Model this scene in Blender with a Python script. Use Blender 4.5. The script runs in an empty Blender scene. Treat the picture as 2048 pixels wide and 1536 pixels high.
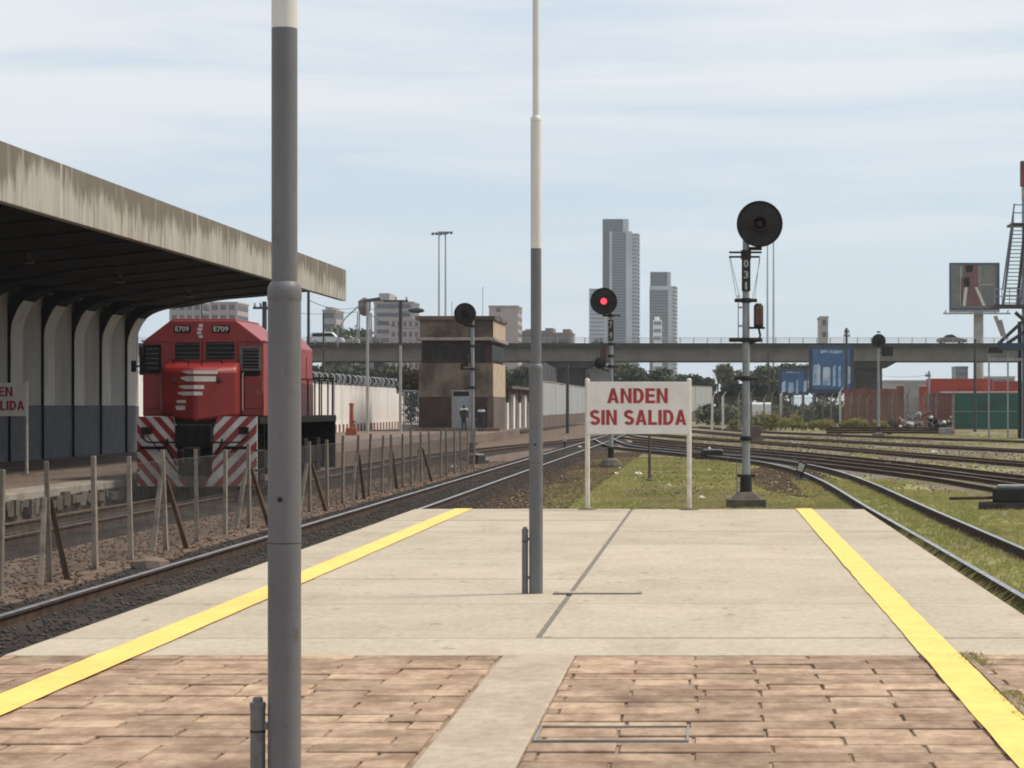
import bpy, bmesh, math, random
import numpy as np
from mathutils import Vector, Matrix, noise as mnoise
R = math.radians
random.seed(7); rng = np.random.default_rng(7)
S = bpy.context.scene
COL = S.collection

# ------------------------------------------------------------------ camera
cam = bpy.data.cameras.new('camera'); camo = bpy.data.objects.new('camera', cam); COL.objects.link(camo)
camo.location = (0, 0, 1.6); camo.rotation_euler = (R(90), 0, 0)
cam.sensor_width = 36; cam.lens = 4500/2048*36
cam.shift_x = -391/2048; cam.shift_y = 43/2048
cam.clip_start = .1; cam.clip_end = 9000
S.camera = camo
# ------------------------------------------------------------------ world
SUN_AZ, SUN_EL = R(72), R(56)          # azimuth clockwise from +Y
w = bpy.data.worlds.new('World'); S.world = w; w.use_nodes = True
nt = w.node_tree; nt.nodes.clear()
def nd(t, typ, **k):
    n = t.nodes.new(typ)
    for a, b in k.items(): setattr(n, a, b)
    return n
sky = nd(nt, 'ShaderNodeTexSky', sky_type='NISHITA', sun_disc=False)
sky.sun_elevation = SUN_EL; sky.sun_rotation = SUN_AZ; sky.air_density = 1.0; sky.dust_density = 1.2; sky.ozone_density = 1.4
tc = nd(nt, 'ShaderNodeTexCoord'); L = nt.links.new
def wnoise(scale, rot, sc, det, rough, dist):
    m_ = nd(nt, 'ShaderNodeMapping'); m_.inputs['Scale'].default_value = scale; m_.inputs['Rotation'].default_value = rot
    n_ = nd(nt, 'ShaderNodeTexNoise'); n_.inputs['Scale'].default_value = sc; n_.inputs['Detail'].default_value = det; n_.inputs['Roughness'].default_value = rough; n_.inputs['Distortion'].default_value = dist
    L(tc.outputs['Generated'], m_.inputs[0]); L(m_.outputs[0], n_.inputs['Vector']); return n_.outputs[0]
def wrange(v, a, b, c=0., d=1.):
    r_ = nd(nt, 'ShaderNodeMapRange', interpolation_type='SMOOTHSTEP'); r_.inputs[1].default_value = a; r_.inputs[2].default_value = b; r_.inputs[3].default_value = c; r_.inputs[4].default_value = d; L(v, r_.inputs[0]); return r_.outputs[0]
def wmix(f, a, b):
    x_ = nd(nt, 'ShaderNodeMix', data_type='RGBA')
    for k_, v_ in ((0, f), (6, a), (7, b)):
        if isinstance(v_, float): x_.inputs[k_].default_value = v_
        elif isinstance(v_, tuple): x_.inputs[k_].default_value = (*v_, 1)
        else: L(v_, x_.inputs[k_])
    return x_.outputs[2]
def wmul(a, b):
    m_ = nd(nt, 'ShaderNodeMath', operation='MULTIPLY'); L(a, m_.inputs[0]); L(b, m_.inputs[1]); return m_.outputs[0]
sep = nd(nt, 'ShaderNodeSeparateXYZ'); L(tc.outputs['Generated'], sep.inputs[0])
veil = wmix(.78, sky.outputs[0], (5.6, 6.65, 7.75))                                   # thin even veil over a blue sky
high = wrange(sep.outputs['Z'], .03, .16)                                            # the streaky cirrus sits higher up
c1 = wmul(wrange(wnoise((1.3, 1.3, 17), (R(3), R(-5), R(20)), 2.1, 8, .55, .35), .30, .62, 0, .9), high)
c2 = wrange(wnoise((3, 3, 26), (R(2), R(3), R(50)), 2.0, 6, .6, .5), .46, .72, 0, .42)
skc = wmix(c2, wmix(c1, veil, (7.5, 7.65, 7.95)), (7.0, 7.3, 7.7))
bg = nd(nt, 'ShaderNodeBackground'); bg.inputs[1].default_value = .1
out = nd(nt, 'ShaderNodeOutputWorld'); L(skc, bg.inputs[0]); L(bg.outputs[0], out.inputs[0])
# ------------------------------------------------------------------ sun
sun = bpy.data.lights.new('sun', 'SUN'); sun.energy = 3.3; sun.angle = R(12); sun.color = (1, .90, .74)
suno = bpy.data.objects.new('sun', sun); COL.objects.link(suno)
sd = Vector((math.sin(SUN_AZ)*math.cos(SUN_EL), math.cos(SUN_AZ)*math.cos(SUN_EL), math.sin(SUN_EL)))
suno.rotation_euler = sd.to_track_quat('Z', 'Y').to_euler(); suno.location = sd*60
# ------------------------------------------------------------------ view
S.view_settings.view_transform = 'Standard'; S.view_settings.look = 'None'
S.view_settings.exposure = 0.2; S.view_settings.gamma = 1.0; S.view_settings.use_curve_mapping = False
S.cycles.use_denoising = True; S.cycles.max_bounces = 6; S.cycles.volume_bounces = 1; S.cycles.filter_width = 1.9

# ================================================================== helpers
def X(px, d): return (px-1415)*d/4500.
def Z(py, d): return 1.6-(py-811)*d/4500.

class MB:
    def __init__(s): s.v = []; s.f = []; s.m = []
    def add(s, vs, fs, m=0):
        n = len(s.v); s.v += [tuple(p) for p in vs]; s.f += [tuple(i+n for i in f) for f in fs]; s.m += [m]*len(fs); return s
    def box(s, x0, x1, y0, y1, z0, z1, m=0):
        return s.add([(x0,y0,z0),(x1,y0,z0),(x1,y1,z0),(x0,y1,z0),(x0,y0,z1),(x1,y0,z1),(x1,y1,z1),(x0,y1,z1)],
                     [(0,3,2,1),(4,5,6,7),(0,1,5,4),(1,2,6,5),(2,3,7,6),(3,0,4,7)], m)
    def obox(s, c, size, rot=(0,0,0), m=0):
        from mathutils import Euler
        e = Euler(rot).to_matrix(); c = Vector(c); h = Vector(size)/2
        vs = [c+e@Vector((sx*h.x, sy*h.y, sz*h.z)) for sz in (-1,1) for sx, sy in ((-1,-1),(1,-1),(1,1),(-1,1))]
        return s.add(vs, [(0,3,2,1),(4,5,6,7),(0,1,5,4),(1,2,6,5),(2,3,7,6),(3,0,4,7)], m)
    def rod(s, p, q, r, r2=None, n=8, m=0):
        p = Vector(p); q = Vector(q); r2 = r if r2 is None else r2
        d = (q-p).normalized(); u = d.orthogonal().normalized(); v = d.cross(u)
        vs = []; 
        for c, rr in ((p, r), (q, r2)):
            vs += [c+(u*math.cos(2*math.pi*i/n)+v*math.sin(2*math.pi*i/n))*rr for i in range(n)]
        fs = [(i, (i+1) % n, n+(i+1) % n, n+i) for i in range(n)]+[tuple(range(n-1, -1, -1)), tuple(range(n, 2*n))]
        return s.add(vs, fs, m)
    def tube(s, pts, r, n=6, m=0):
        for a, b in zip(pts[:-1], pts[1:]): s.rod(a, b, r, n=n, m=m)
        return s
    def lathe(s, prof, o=(0,0,0), axis='z', n=24, m=0):   # prof: (radius, height) list
        o = Vector(o); vs = []
        for r, h in prof:
            for i in range(n):
                a = 2*math.pi*i/n; c, t = math.cos(a)*r, math.sin(a)*r
                vs.append(o+Vector({'z': (c,t,h), 'y': (c,h,t), 'x': (h,c,t)}[axis]))
        fs = []
        for k in range(len(prof)-1):
            for i in range(n):
                j = (i+1) % n; f = (k*n+i, k*n+j, (k+1)*n+j, (k+1)*n+i)
                fs.append(f if axis != 'y' else f[::-1])
        a = tuple(range(n-1, -1, -1)); b = tuple(range((len(prof)-1)*n, len(prof)*n))
        fs += [a, b] if axis != 'y' else [a[::-1], b[::-1]]
        return s.add(vs, fs, m)
    def prism(s, pts, a0, a1, axis='y', m=0):             # 2-D outline pushed along an axis
        n = len(pts); f3 = {'y': lambda p, a: (p[0], a, p[1]), 'x': lambda p, a: (a, p[0], p[1]), 'z': lambda p, a: (p[0], p[1], a)}[axis]
        vs = [f3(p, a0) for p in pts]+[f3(p, a1) for p in pts]
        fs = [(i, (i+1) % n, n+(i+1) % n, n+i) for i in range(n)]+[tuple(range(n-1, -1, -1)), tuple(range(n, 2*n))]
        return s.add(vs, fs, m)
    def build(s, name, mat, parent=None, smooth=False, bevel=0, loc=None, fix=True):
        me = bpy.data.meshes.new(name); me.from_pydata(s.v, [], s.f)
        for mt in (mat if isinstance(mat, (list, tuple)) else [mat]): me.materials.append(mt)
        if any(s.m): me.polygons.foreach_set('material_index', s.m)
        if fix:
            b = bmesh.new(); b.from_mesh(me); bmesh.ops.recalc_face_normals(b, faces=b.faces); b.to_mesh(me); b.free()
        if smooth:
            me.polygons.foreach_set('use_smooth', [True]*len(me.polygons)); me.set_sharp_from_angle(angle=R(38))
        return link(name, me, parent, bevel, loc)
def link(name, me, parent=None, bevel=0, loc=None):
    o = bpy.data.objects.new(name, me); COL.objects.link(o); o.parent = parent
    if loc is not None: o.location = loc
    if bevel:
        b = o.modifiers.new('bevel', 'BEVEL'); b.width = bevel; b.segments = 2; b.limit_method = 'ANGLE'; b.angle_limit = R(35)
    return o
def tag(o, label=None, cat=None, group=None, kind=None):
    if label: o['label'] = label
    if cat: o['category'] = cat
    if group: o['group'] = group
    if kind: o['kind'] = kind
    return o
def thing(name, loc, label, cat, group=None, rz=0):
    o = bpy.data.objects.new(name, None); COL.objects.link(o); o.location = loc; o.rotation_euler.z = rz; o.empty_display_size = .2
    return tag(o, label, cat, group)
def copy_tree(o, parent=None):
    c = o.copy(); COL.objects.link(c); c.parent = parent
    for ch in o.children: copy_tree(ch, c)
    return c
def raw(name, verts, faces_tri, mat, parent=None, loops=3):          # fast numpy mesh
    me = bpy.data.meshes.new(name); nv, nf = len(verts), len(faces_tri)
    me.vertices.add(nv); me.vertices.foreach_set('co', np.asarray(verts, np.float32).ravel())
    me.loops.add(nf*loops); me.loops.foreach_set('vertex_index', np.asarray(faces_tri, np.int32).ravel())
    me.polygons.add(nf); me.polygons.foreach_set('loop_start', np.arange(0, nf*loops, loops, dtype=np.int32))
    me.materials.append(mat); me.update(calc_edges=True); me.validate()
    return link(name, me, parent)

# ------------------------------------------------------------------ materials
def mat(name, c1, c2=None, rough=.75, scale=3., stretch=(1,1,1), lo=.35, hi=.65, bump=0., bscale=30., metal=0., rnd=0., dirt=None, dscale=.7, dlo=.55, dhi=.75, damt=.6, spec=.5, emit=None, est=1., alpha=None, dstretch=(1,1,1), world=False, speck=0., spots=0.):
    m = bpy.data.materials.new(name); m.use_nodes = True; t = m.node_tree; p = t.nodes['Principled BSDF']; l = t.links.new
    p.inputs['Roughness'].default_value = rough; p.inputs['Metallic'].default_value = metal; p.inputs['Specular IOR Level'].default_value = spec
    p.inputs['Base Color'].default_value = (*c1, 1)
    if emit: p.inputs['Emission Color'].default_value = (*emit, 1); p.inputs['Emission Strength'].default_value = est
    tcn = nd(t, 'ShaderNodeTexCoord'); co = tcn.outputs['Object']
    if world: g = nd(t, 'ShaderNodeNewGeometry'); co = g.outputs['Position']
    def noi(sc, st, det=5):
        mpn = nd(t, 'ShaderNodeMapping'); mpn.inputs['Scale'].default_value = [a*sc for a in st]; l(co, mpn.inputs[0])
        n = nd(t, 'ShaderNodeTexNoise'); n.inputs['Scale'].default_value = 1; n.inputs['Detail'].default_value = det; n.inputs['Roughness'].default_value = .6; l(mpn.outputs[0], n.inputs['Vector']); return n.outputs[0]
    def ramp(v, a, b):
        r = nd(t, 'ShaderNodeMapRange', interpolation_type='SMOOTHSTEP'); r.inputs[1].default_value = a; r.inputs[2].default_value = b; l(v, r.inputs[0]); return r.outputs[0]
    col = None
    if c2 is not None:
        x = nd(t, 'ShaderNodeMix', data_type='RGBA'); x.inputs[6].default_value = (*c1, 1); x.inputs[7].default_value = (*c2, 1)
        l(ramp(noi(scale, stretch), lo, hi), x.inputs[0]); col = x.outputs[2]
    if dirt is not None:
        x = nd(t, 'ShaderNodeMix', data_type='RGBA'); x.inputs[7].default_value = (*dirt, 1)
        if col: l(col, x.inputs[6])
        else: x.inputs[6].default_value = (*c1, 1)
        mu = nd(t, 'ShaderNodeMath', operation='MULTIPLY'); mu.inputs[1].default_value = damt; l(ramp(noi(dscale, dstretch, 7), dlo, dhi), mu.inputs[0])
        l(mu.outputs[0], x.inputs[0]); col = x.outputs[2]
    if spots:                                    # scattered oil and gum marks
        x = nd(t, 'ShaderNodeMix', data_type='RGBA'); l(col, x.inputs[6]); x.inputs[7].default_value = (c1[0]*.42, c1[1]*.40, c1[2]*.38, 1)
        mu = nd(t, 'ShaderNodeMath', operation='MULTIPLY'); mu.inputs[1].default_value = spots; l(ramp(noi(4.2, (1,.6,1), 3), .645, .70), mu.inputs[0]); l(mu.outputs[0], x.inputs[0]); col = x.outputs[2]
    if speck:
        h = nd(t, 'ShaderNodeHueSaturation'); mr = nd(t, 'ShaderNodeMapRange'); mr.inputs[1].default_value = .3; mr.inputs[2].default_value = .7; mr.inputs[3].default_value = 1-speck; mr.inputs[4].default_value = 1+speck
        l(noi(16, (1,.5,1), 8), mr.inputs[0]); l(mr.outputs[0], h.inputs['Value']); l(col, h.inputs['Color']); col = h.outputs[0]
    if rnd:
        oi = nd(t, 'ShaderNodeObjectInfo'); mr = nd(t, 'ShaderNodeMapRange'); mr.inputs[3].default_value = 1-rnd; mr.inputs[4].default_value = 1+rnd; l(oi.outputs['Random'], mr.inputs[0])
        h = nd(t, 'ShaderNodeHueSaturation'); l(mr.outputs[0], h.inputs['Value'])
        if col: l(col, h.inputs['Color'])
        else: h.inputs['Color'].default_value = (*c1, 1)
        col = h.outputs[0]
    if col: l(col, p.inputs['Base Color'])
    if bump:
        b = nd(t, 'ShaderNodeBump'); b.inputs['Strength'].default_value = bump; b.inputs['Distance'].default_value = .02
        l(noi(bscale, (1,1,1), 4), b.inputs['Height']); l(b.outputs[0], p.inputs['Normal'])
    return m

MT = {}
MT['slab'] = mat('platform_concrete', (.40,.342,.268), (.455,.392,.312), .88, .9, lo=.3, hi=.7, bump=.25, bscale=70, dirt=(.28,.23,.18), dscale=1.3, dstretch=(1,.35,1), dlo=.5, dhi=.8, damt=.55, world=True, rnd=.05, speck=.13, spec=.2, spots=.45)
MT['paver'] = mat('paver_stone', (.27,.178,.122), (.41,.295,.21), .88, 3.6, (1,.8,1), lo=.36, hi=.62, bump=.35, bscale=38, rnd=.2, dirt=(.115,.07,.05), dscale=.75, dstretch=(1,.5,1), dlo=.47, dhi=.70, damt=.75, world=True, speck=.2, spec=.2)
MT['joint'] = mat('joint_mortar', (.20,.145,.105), (.36,.275,.21), .95, 2.5, world=True, spec=.1)
MT['strip'] = mat('strip_concrete', (.43,.36,.285), (.37,.30,.235), .88, 1.6, bump=.25, bscale=60, world=True, dirt=(.27,.21,.16), dscale=2.2, dlo=.52, dhi=.75, damt=.5, speck=.13, spec=.2, spots=.4)
MT['yellow'] = mat('yellow_paint', (.86,.58,.15), (.79,.52,.13), .6, 2., dirt=(.45,.34,.15), dscale=5, dlo=.56, dhi=.8, damt=.45, world=True, speck=.08, spec=0.3)
MT['platside'] = mat('platform_side', (.16,.14,.12), (.10,.085,.07), .9, 2, bump=.4, bscale=12, spec=0.1)
MT['crack'] = mat('crack_fill', (.13,.12,.11), (.2,.18,.16), .9, 6)
MT['pole'] = mat('pole_grey', (.118,.117,.124), (.145,.143,.15), .5, 5, (1,1,.3), spec=.4, bump=.12, bscale=30, dirt=(.085,.062,.05), dscale=16, dstretch=(1,1,.45), dlo=.60, dhi=.72, damt=.6)
MT['polewhite'] = mat('pole_white', (.68,.655,.625), (.6,.575,.545), .5, 5, (1,1,.3), dirt=(.42,.37,.32), dscale=7, dstretch=(1,1,.15), dlo=.52, dhi=.75, damt=.4)
MT['signwhite'] = mat('sign_white', (.70,.665,.63), (.63,.595,.56), .5, 3, dirt=(.42,.36,.3), dscale=4, dlo=.6, dhi=.8, damt=.35)
MT['signred'] = mat('sign_red', (.34,.025,.03), (.28,.02,.025), .5, 8)
MT['postwhite'] = mat('post_white', (.66,.62,.56), (.52,.46,.38), .6, 4, dirt=(.3,.26,.2), dscale=3, damt=.4)
MT['sigblack'] = mat('signal_black', (.018,.015,.017), (.03,.025,.025), .6, 5, spec=.3)
MT['siggrey'] = mat('signal_mast', (.30,.31,.325), (.22,.225,.235), .45, 4, (1,1,.4), dirt=(.12,.10,.08), dscale=5, damt=.35, metal=.2)
MT['redlit'] = mat('red_lamp_lit', (.6,.02,.03), rough=.3, emit=(1,.055,.09), est=1.7)
MT['reddark'] = mat('red_lens', (.035,.008,.010), rough=.3, spec=.3)
MT['amber'] = mat('amber_lens', (.055,.016,.010), (.12,.035,.014), .35, 20)
MT['white'] = mat('white_mark', (.40,.385,.37), rough=.6)
MT['conc_dark'] = mat('concrete_dark', (.115,.10,.075), (.075,.065,.05), .9, 4, bump=.4, bscale=20)
MT['rail'] = mat('rail_rust', (.088,.054,.040), (.05,.034,.028), .85, 6, spec=.15)
MT['railtop'] = mat('rail_steel', (.5,.5,.52), (.36,.34,.33), .28, 3, metal=.9)
MT['railtop2'] = mat('rail_dull', (.17,.115,.085), (.10,.07,.055), .6, 3, metal=.2)
MT['sleeper'] = mat('sleeper_wood', (.05,.042,.037), (.085,.07,.06), .9, 6, (.4,4,1), rnd=.2, spec=0.1)
MT['stone'] = mat('gravel_stone', (.080,.053,.041), (.145,.103,.08), .9, 9, lo=.42, hi=.72, world=True, spec=0.1)
MT['stonedark'] = mat('ballast_stone', (.055,.048,.044), (.13,.112,.10), .85, 9, lo=.4, hi=.75, world=True, spec=.08)
MT['fascia'] = None
MT['soffit'] = mat('soffit_shade', (.020,.019,.022), (.028,.026,.03), .95, 1.5, spec=.1)  # near-black colour stands in for the shade under the canopy roof
MT['ribwhite'] = mat('rib_whitewash', (.52,.495,.46), (.45,.425,.395), .85, 3, (1,1,.2), dirt=(.25,.225,.19), dscale=2, dstretch=(2,2,.25), dlo=.5, dhi=.75, damt=.5)
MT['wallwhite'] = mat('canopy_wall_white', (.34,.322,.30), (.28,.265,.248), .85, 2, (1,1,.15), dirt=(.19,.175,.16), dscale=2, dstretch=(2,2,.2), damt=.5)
MT['dado'] = mat('dado_blue', (.092,.094,.11), (.072,.074,.09), .8, 3, dirt=(.06,.06,.068), dscale=1.5, damt=.5)
MT['conc'] = mat('viaduct_concrete', (.185,.167,.143), (.148,.133,.114), .9, .35, (1,1,2), dirt=(.07,.06,.052), dscale=.5, dstretch=(1,1,.3), dlo=.5, dhi=.78, damt=.6, spec=0.2)
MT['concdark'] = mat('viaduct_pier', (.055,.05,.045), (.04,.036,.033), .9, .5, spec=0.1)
MT['red'] = mat('loco_red', (.275,.022,.021), (.23,.018,.018), .38, 2, spec=.5, dirt=(.125,.022,.019), dscale=1.1, dlo=.48, dhi=.78, damt=.6)
MT['red2'] = mat('loco_maroon', (.085,.012,.014), (.065,.01,.012), .5, 2)
MT['lwhite'] = mat('loco_white', (.60,.56,.53), (.50,.465,.435), .5, 3, dirt=(.26,.2,.17), dscale=1.6, dlo=.5, dhi=.75, damt=.55)
MT['lblack'] = mat('loco_black', (.010,.009,.010), (.019,.017,.017), .8, 6, spec=.12)
MT['glass'] = mat('dark_glass', (.010,.010,.012), rough=.3, spec=.2)
MT['steel'] = mat('grille_steel', (.17,.15,.14), (.11,.10,.095), .5, 8, metal=.3)
MT['orange'] = mat('orange_paint', (.30,.07,.028), (.24,.05,.022), .6, 5)
MT['post'] = mat('fence_concrete', (.29,.245,.20), (.19,.155,.125), .9, 4, (1,1,.4), bump=.3, bscale=30, rnd=.22, dirt=(.075,.055,.042), dscale=5, dlo=.45, dhi=.7, damt=.6, spec=0.2)
MT['wire'] = mat('wire_galvanised', (.20,.19,.18), (.13,.11,.10), .6, 3, metal=.4)
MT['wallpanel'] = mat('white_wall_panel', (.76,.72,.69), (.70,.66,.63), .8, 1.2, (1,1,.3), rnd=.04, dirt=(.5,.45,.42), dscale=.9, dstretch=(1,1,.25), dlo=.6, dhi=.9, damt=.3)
MT['kerbred'] = mat('kerb_red', (.22,.07,.05), (.15,.055,.045), .8, 3)
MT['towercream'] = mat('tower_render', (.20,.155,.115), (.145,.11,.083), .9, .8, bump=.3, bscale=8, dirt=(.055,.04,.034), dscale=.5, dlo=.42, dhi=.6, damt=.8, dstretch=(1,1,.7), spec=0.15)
MT['towerbrown'] = mat('tower_brown', (.048,.029,.025), (.068,.043,.035), .9, 1.0, dirt=(.028,.018,.017), dscale=.7, damt=.6, spec=0.15)
MT['towertrim'] = mat('tower_trim', (.32,.275,.25), (.22,.185,.17), .85, 1.5)
MT['doorgrey'] = mat('door_grey', (.25,.265,.28), (.2,.21,.22), .6, 2)
MT['greywall'] = mat('grey_wall', (.36,.37,.37), (.29,.295,.295), .8, .5, (1,1,.2), dirt=(.2,.19,.18), dscale=.3, damt=.4)
MT['brownwall'] = mat('brown_base', (.12,.085,.07), (.085,.06,.05), .9, .6)
MT['rust'] = mat('rusty_sheet', (.225,.085,.055), (.17,.062,.042), .8, 1.2, (1,1,.3), rnd=.2, dirt=(.09,.045,.035), dscale=1, damt=.5)
MT['contred'] = mat('container_red', (.40,.055,.03), (.33,.04,.025), .6, .7, rnd=.15, dirt=(.2,.05,.04), dscale=.5, damt=.4)
MT['contmaroon'] = mat('container_maroon', (.17,.055,.05), (.13,.04,.04), .7, .7)
MT['green'] = mat('green_screen', (.012,.085,.06), (.009,.065,.045), .7, .8, dirt=(.02,.035,.03), dscale=.25, dlo=.5, dhi=.65, damt=.8, dstretch=(1,1,2))
MT['bluebb'] = mat('billboard_blue', (.035,.09,.20), (.055,.14,.29), .5, .25, (1,1,1))
MT['bluedark'] = mat('billboard_frame', (.03,.045,.085), rough=.6)
MT['bluelight'] = mat('billboard_print', (.50,.60,.68), (.16,.30,.48), .5, .9, (1,1,.5), lo=.4, hi=.62, dirt=(.55,.45,.42), dscale=1.1, dlo=.5, dhi=.6, damt=.6)
MT['polepale'] = mat('pale_pole', (.36,.345,.325), (.28,.265,.25), .8, .8)
MT['towerglass'] = mat('tower_glass', (.020,.046,.066), (.036,.066,.09), .4, .06, (1,1,3), spec=.3)
MT['towerpale'] = mat('tower_pale', (.40,.445,.48), (.32,.36,.39), .7, .08)
MT['aptpale'] = mat('apartment_pale', (.36,.325,.31), (.29,.265,.255), .85, .1)
MT['aptpink'] = mat('apartment_pink', (.40,.32,.295), (.34,.28,.265), .85, .1)
MT['aptbrown'] = mat('apartment_brown', (.15,.11,.095), (.20,.155,.135), .9, .12)
MT['aptdark'] = mat('apartment_window', (.05,.058,.07), (.08,.088,.10), .4, .3)
MT['asphalt'] = mat('asphalt', (.05,.05,.05), (.065,.063,.06), .9, .5)
MT['carwhite'] = mat('car_white', (.72,.72,.71), rough=.3)
MT['cargrey'] = mat('car_grey', (.13,.115,.10), rough=.3, metal=.3)
MT['cartan'] = mat('car_tan', (.30,.26,.21), rough=.35)
MT['tyre'] = mat('tyre', (.015,.015,.015), rough=.85)
MT['chrome'] = mat('rim', (.45,.45,.45), rough=.35, metal=.8)
MT['bark'] = mat('bark', (.075,.055,.042), (.05,.038,.03), .95, 3)
MT['darksteel'] = mat('dark_steel', (.03,.032,.04), (.045,.042,.045), .6, 2)
MT['bluesteel'] = mat('blue_steel', (.11,.13,.17), (.15,.165,.2), .55, 2)
MT['paper'] = mat('litter_paper', (.72,.68,.58), (.6,.55,.45), .8, 10)
MT['ply'] = mat('scrap_grey', (.16,.15,.14), (.26,.25,.24), .8, 2, rnd=.3)
MT['skin'] = mat('skin', (.30,.17,.11), rough=.6)
MT['cloth'] = mat('dark_cloth', (.022,.022,.03), (.03,.03,.036), .9, 10)
MT['vest'] = mat('pale_vest', (.55,.56,.36), (.5,.5,.4), .8, 10)
MT['vestw'] = mat('white_vest', (.58,.57,.54), (.5,.49,.47), .8, 10)
MT['hair'] = mat('dark_hair', (.012,.01,.01), rough=.8)
MT['haze'] = None
def leafmat(name, a, b):
    m = mat(name, a, b, .75, .9, lo=.3, hi=.7, world=True); p = m.node_tree.nodes['Principled BSDF']
    p.inputs['Subsurface Weight'].default_value = 0
    return m
MT['leaf'] = leafmat('leaf_green', (.042,.058,.02), (.075,.09,.033))
MT['leafdark'] = leafmat('leaf_dark', (.018,.028,.012), (.038,.05,.021))
MT['leafdry'] = leafmat('leaf_dry', (.10,.075,.028), (.06,.062,.026))
MT['grass'] = mat('grass_blade', (.24,.245,.085), (.33,.305,.125), .8, .35, lo=.38, hi=.62, world=True, dirt=(.36,.285,.15), dscale=.8, dlo=.48, dhi=.68, damt=.75, spec=0.1)

_t = MT['grass'].node_tree; _p = _t.nodes['Principled BSDF']; _tr = nd(_t, 'ShaderNodeBsdfTranslucent'); _mx = nd(_t, 'ShaderNodeMixShader'); _mx.inputs[0].default_value = .5
_t.links.new(_p.inputs['Base Color'].links[0].from_socket, _tr.inputs[0]); _t.links.new(_p.outputs[0], _mx.inputs[1]); _t.links.new(_tr.outputs[0], _mx.inputs[2]); _t.links.new(_mx.outputs[0], _t.nodes['Material Output'].inputs[0])

def fascia_mat():
    m = mat('fascia_concrete', (.33,.305,.265), (.40,.375,.33), .9, 1.2, (1,1,.3), bump=.2, bscale=8); t = m.node_tree; l = t.links.new; p = t.nodes['Principled BSDF']
    base = p.inputs['Base Color'].links[0].from_socket
    g = nd(t, 'ShaderNodeTexCoord'); sep = nd(t, 'ShaderNodeSeparateXYZ'); l(g.outputs['Object'], sep.inputs[0])
    def strk(sy, sz, a, b):
        mp_ = nd(t, 'ShaderNodeMapping'); mp_.inputs['Scale'].default_value = (1, sy, sz); l(g.outputs['Object'], mp_.inputs[0])
        n = nd(t, 'ShaderNodeTexNoise'); n.inputs['Scale'].default_value = 1; n.inputs['Detail'].default_value = 6; n.inputs['Roughness'].default_value = .65; l(mp_.outputs[0], n.inputs['Vector'])
        r = nd(t, 'ShaderNodeMapRange', interpolation_type='SMOOTHSTEP'); r.inputs[1].default_value = a; r.inputs[2].default_value = b; l(n.outputs[0], r.inputs[0]); return n.outputs[0], r.outputs[0]
    raw1, _ = strk(2.6, .35, 0, 1)          # drips running from the top edge: length varies along the edge
    z = nd(t, 'ShaderNodeMapRange'); z.inputs[1].default_value = -.1; z.inputs[2].default_value = 1.16; z.inputs[3].default_value = -.42; z.inputs[4].default_value = .32; l(sep.outputs['Z'], z.inputs[0])
    ad = nd(t, 'ShaderNodeMath', operation='ADD'); l(raw1, ad.inputs[0]); l(z.outputs[0], ad.inputs[1])
    lowf, lowr = strk(.33, .2, .35, .65); mm = nd(t, 'ShaderNodeMath', operation='MULTIPLY_ADD'); mm.inputs[1].default_value = 1.1; mm.inputs[2].default_value = -.55; l(lowf, mm.inputs[0]); a2 = nd(t, 'ShaderNodeMath', operation='ADD'); l(ad.outputs[0], a2.inputs[0]); l(mm.outputs[0], a2.inputs[1])
    r = nd(t, 'ShaderNodeMapRange', interpolation_type='SMOOTHSTEP'); r.inputs[1].default_value = .36; r.inputs[2].default_value = .66; r.inputs[4].default_value = .88; l(a2.outputs[0], r.inputs[0])
    m1 = nd(t, 'ShaderNodeMix', data_type='RGBA'); l(base, m1.inputs[6]); m1.inputs[7].default_value = (.115,.095,.07, 1); l(r.outputs[0], m1.inputs[0])
    _, s2 = strk(5.0, .10, .50, .60)        # narrow dark streaks
    mu = nd(t, 'ShaderNodeMath', operation='MULTIPLY'); l(lowr, mu.inputs[1]); l(s2, mu.inputs[0])
    m2 = nd(t, 'ShaderNodeMix', data_type='RGBA'); l(m1.outputs[2], m2.inputs[6]); m2.inputs[7].default_value = (.15,.13,.10, 1); l(mu.outputs[0], m2.inputs[0])
    _, s3 = strk(3.2, .12, .55, .66)        # pale lime runs
    mu3 = nd(t, 'ShaderNodeMath', operation='MULTIPLY'); mu3.inputs[1].default_value = .6; l(s3, mu3.inputs[0])
    m3 = nd(t, 'ShaderNodeMix', data_type='RGBA'); l(m2.outputs[2], m3.inputs[6]); m3.inputs[7].default_value = (.52,.48,.41, 1); l(mu3.outputs[0], m3.inputs[0])
    l(m3.outputs[2], p.inputs['Base Color'])
    return m
MT['fascia'] = fascia_mat()

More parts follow.
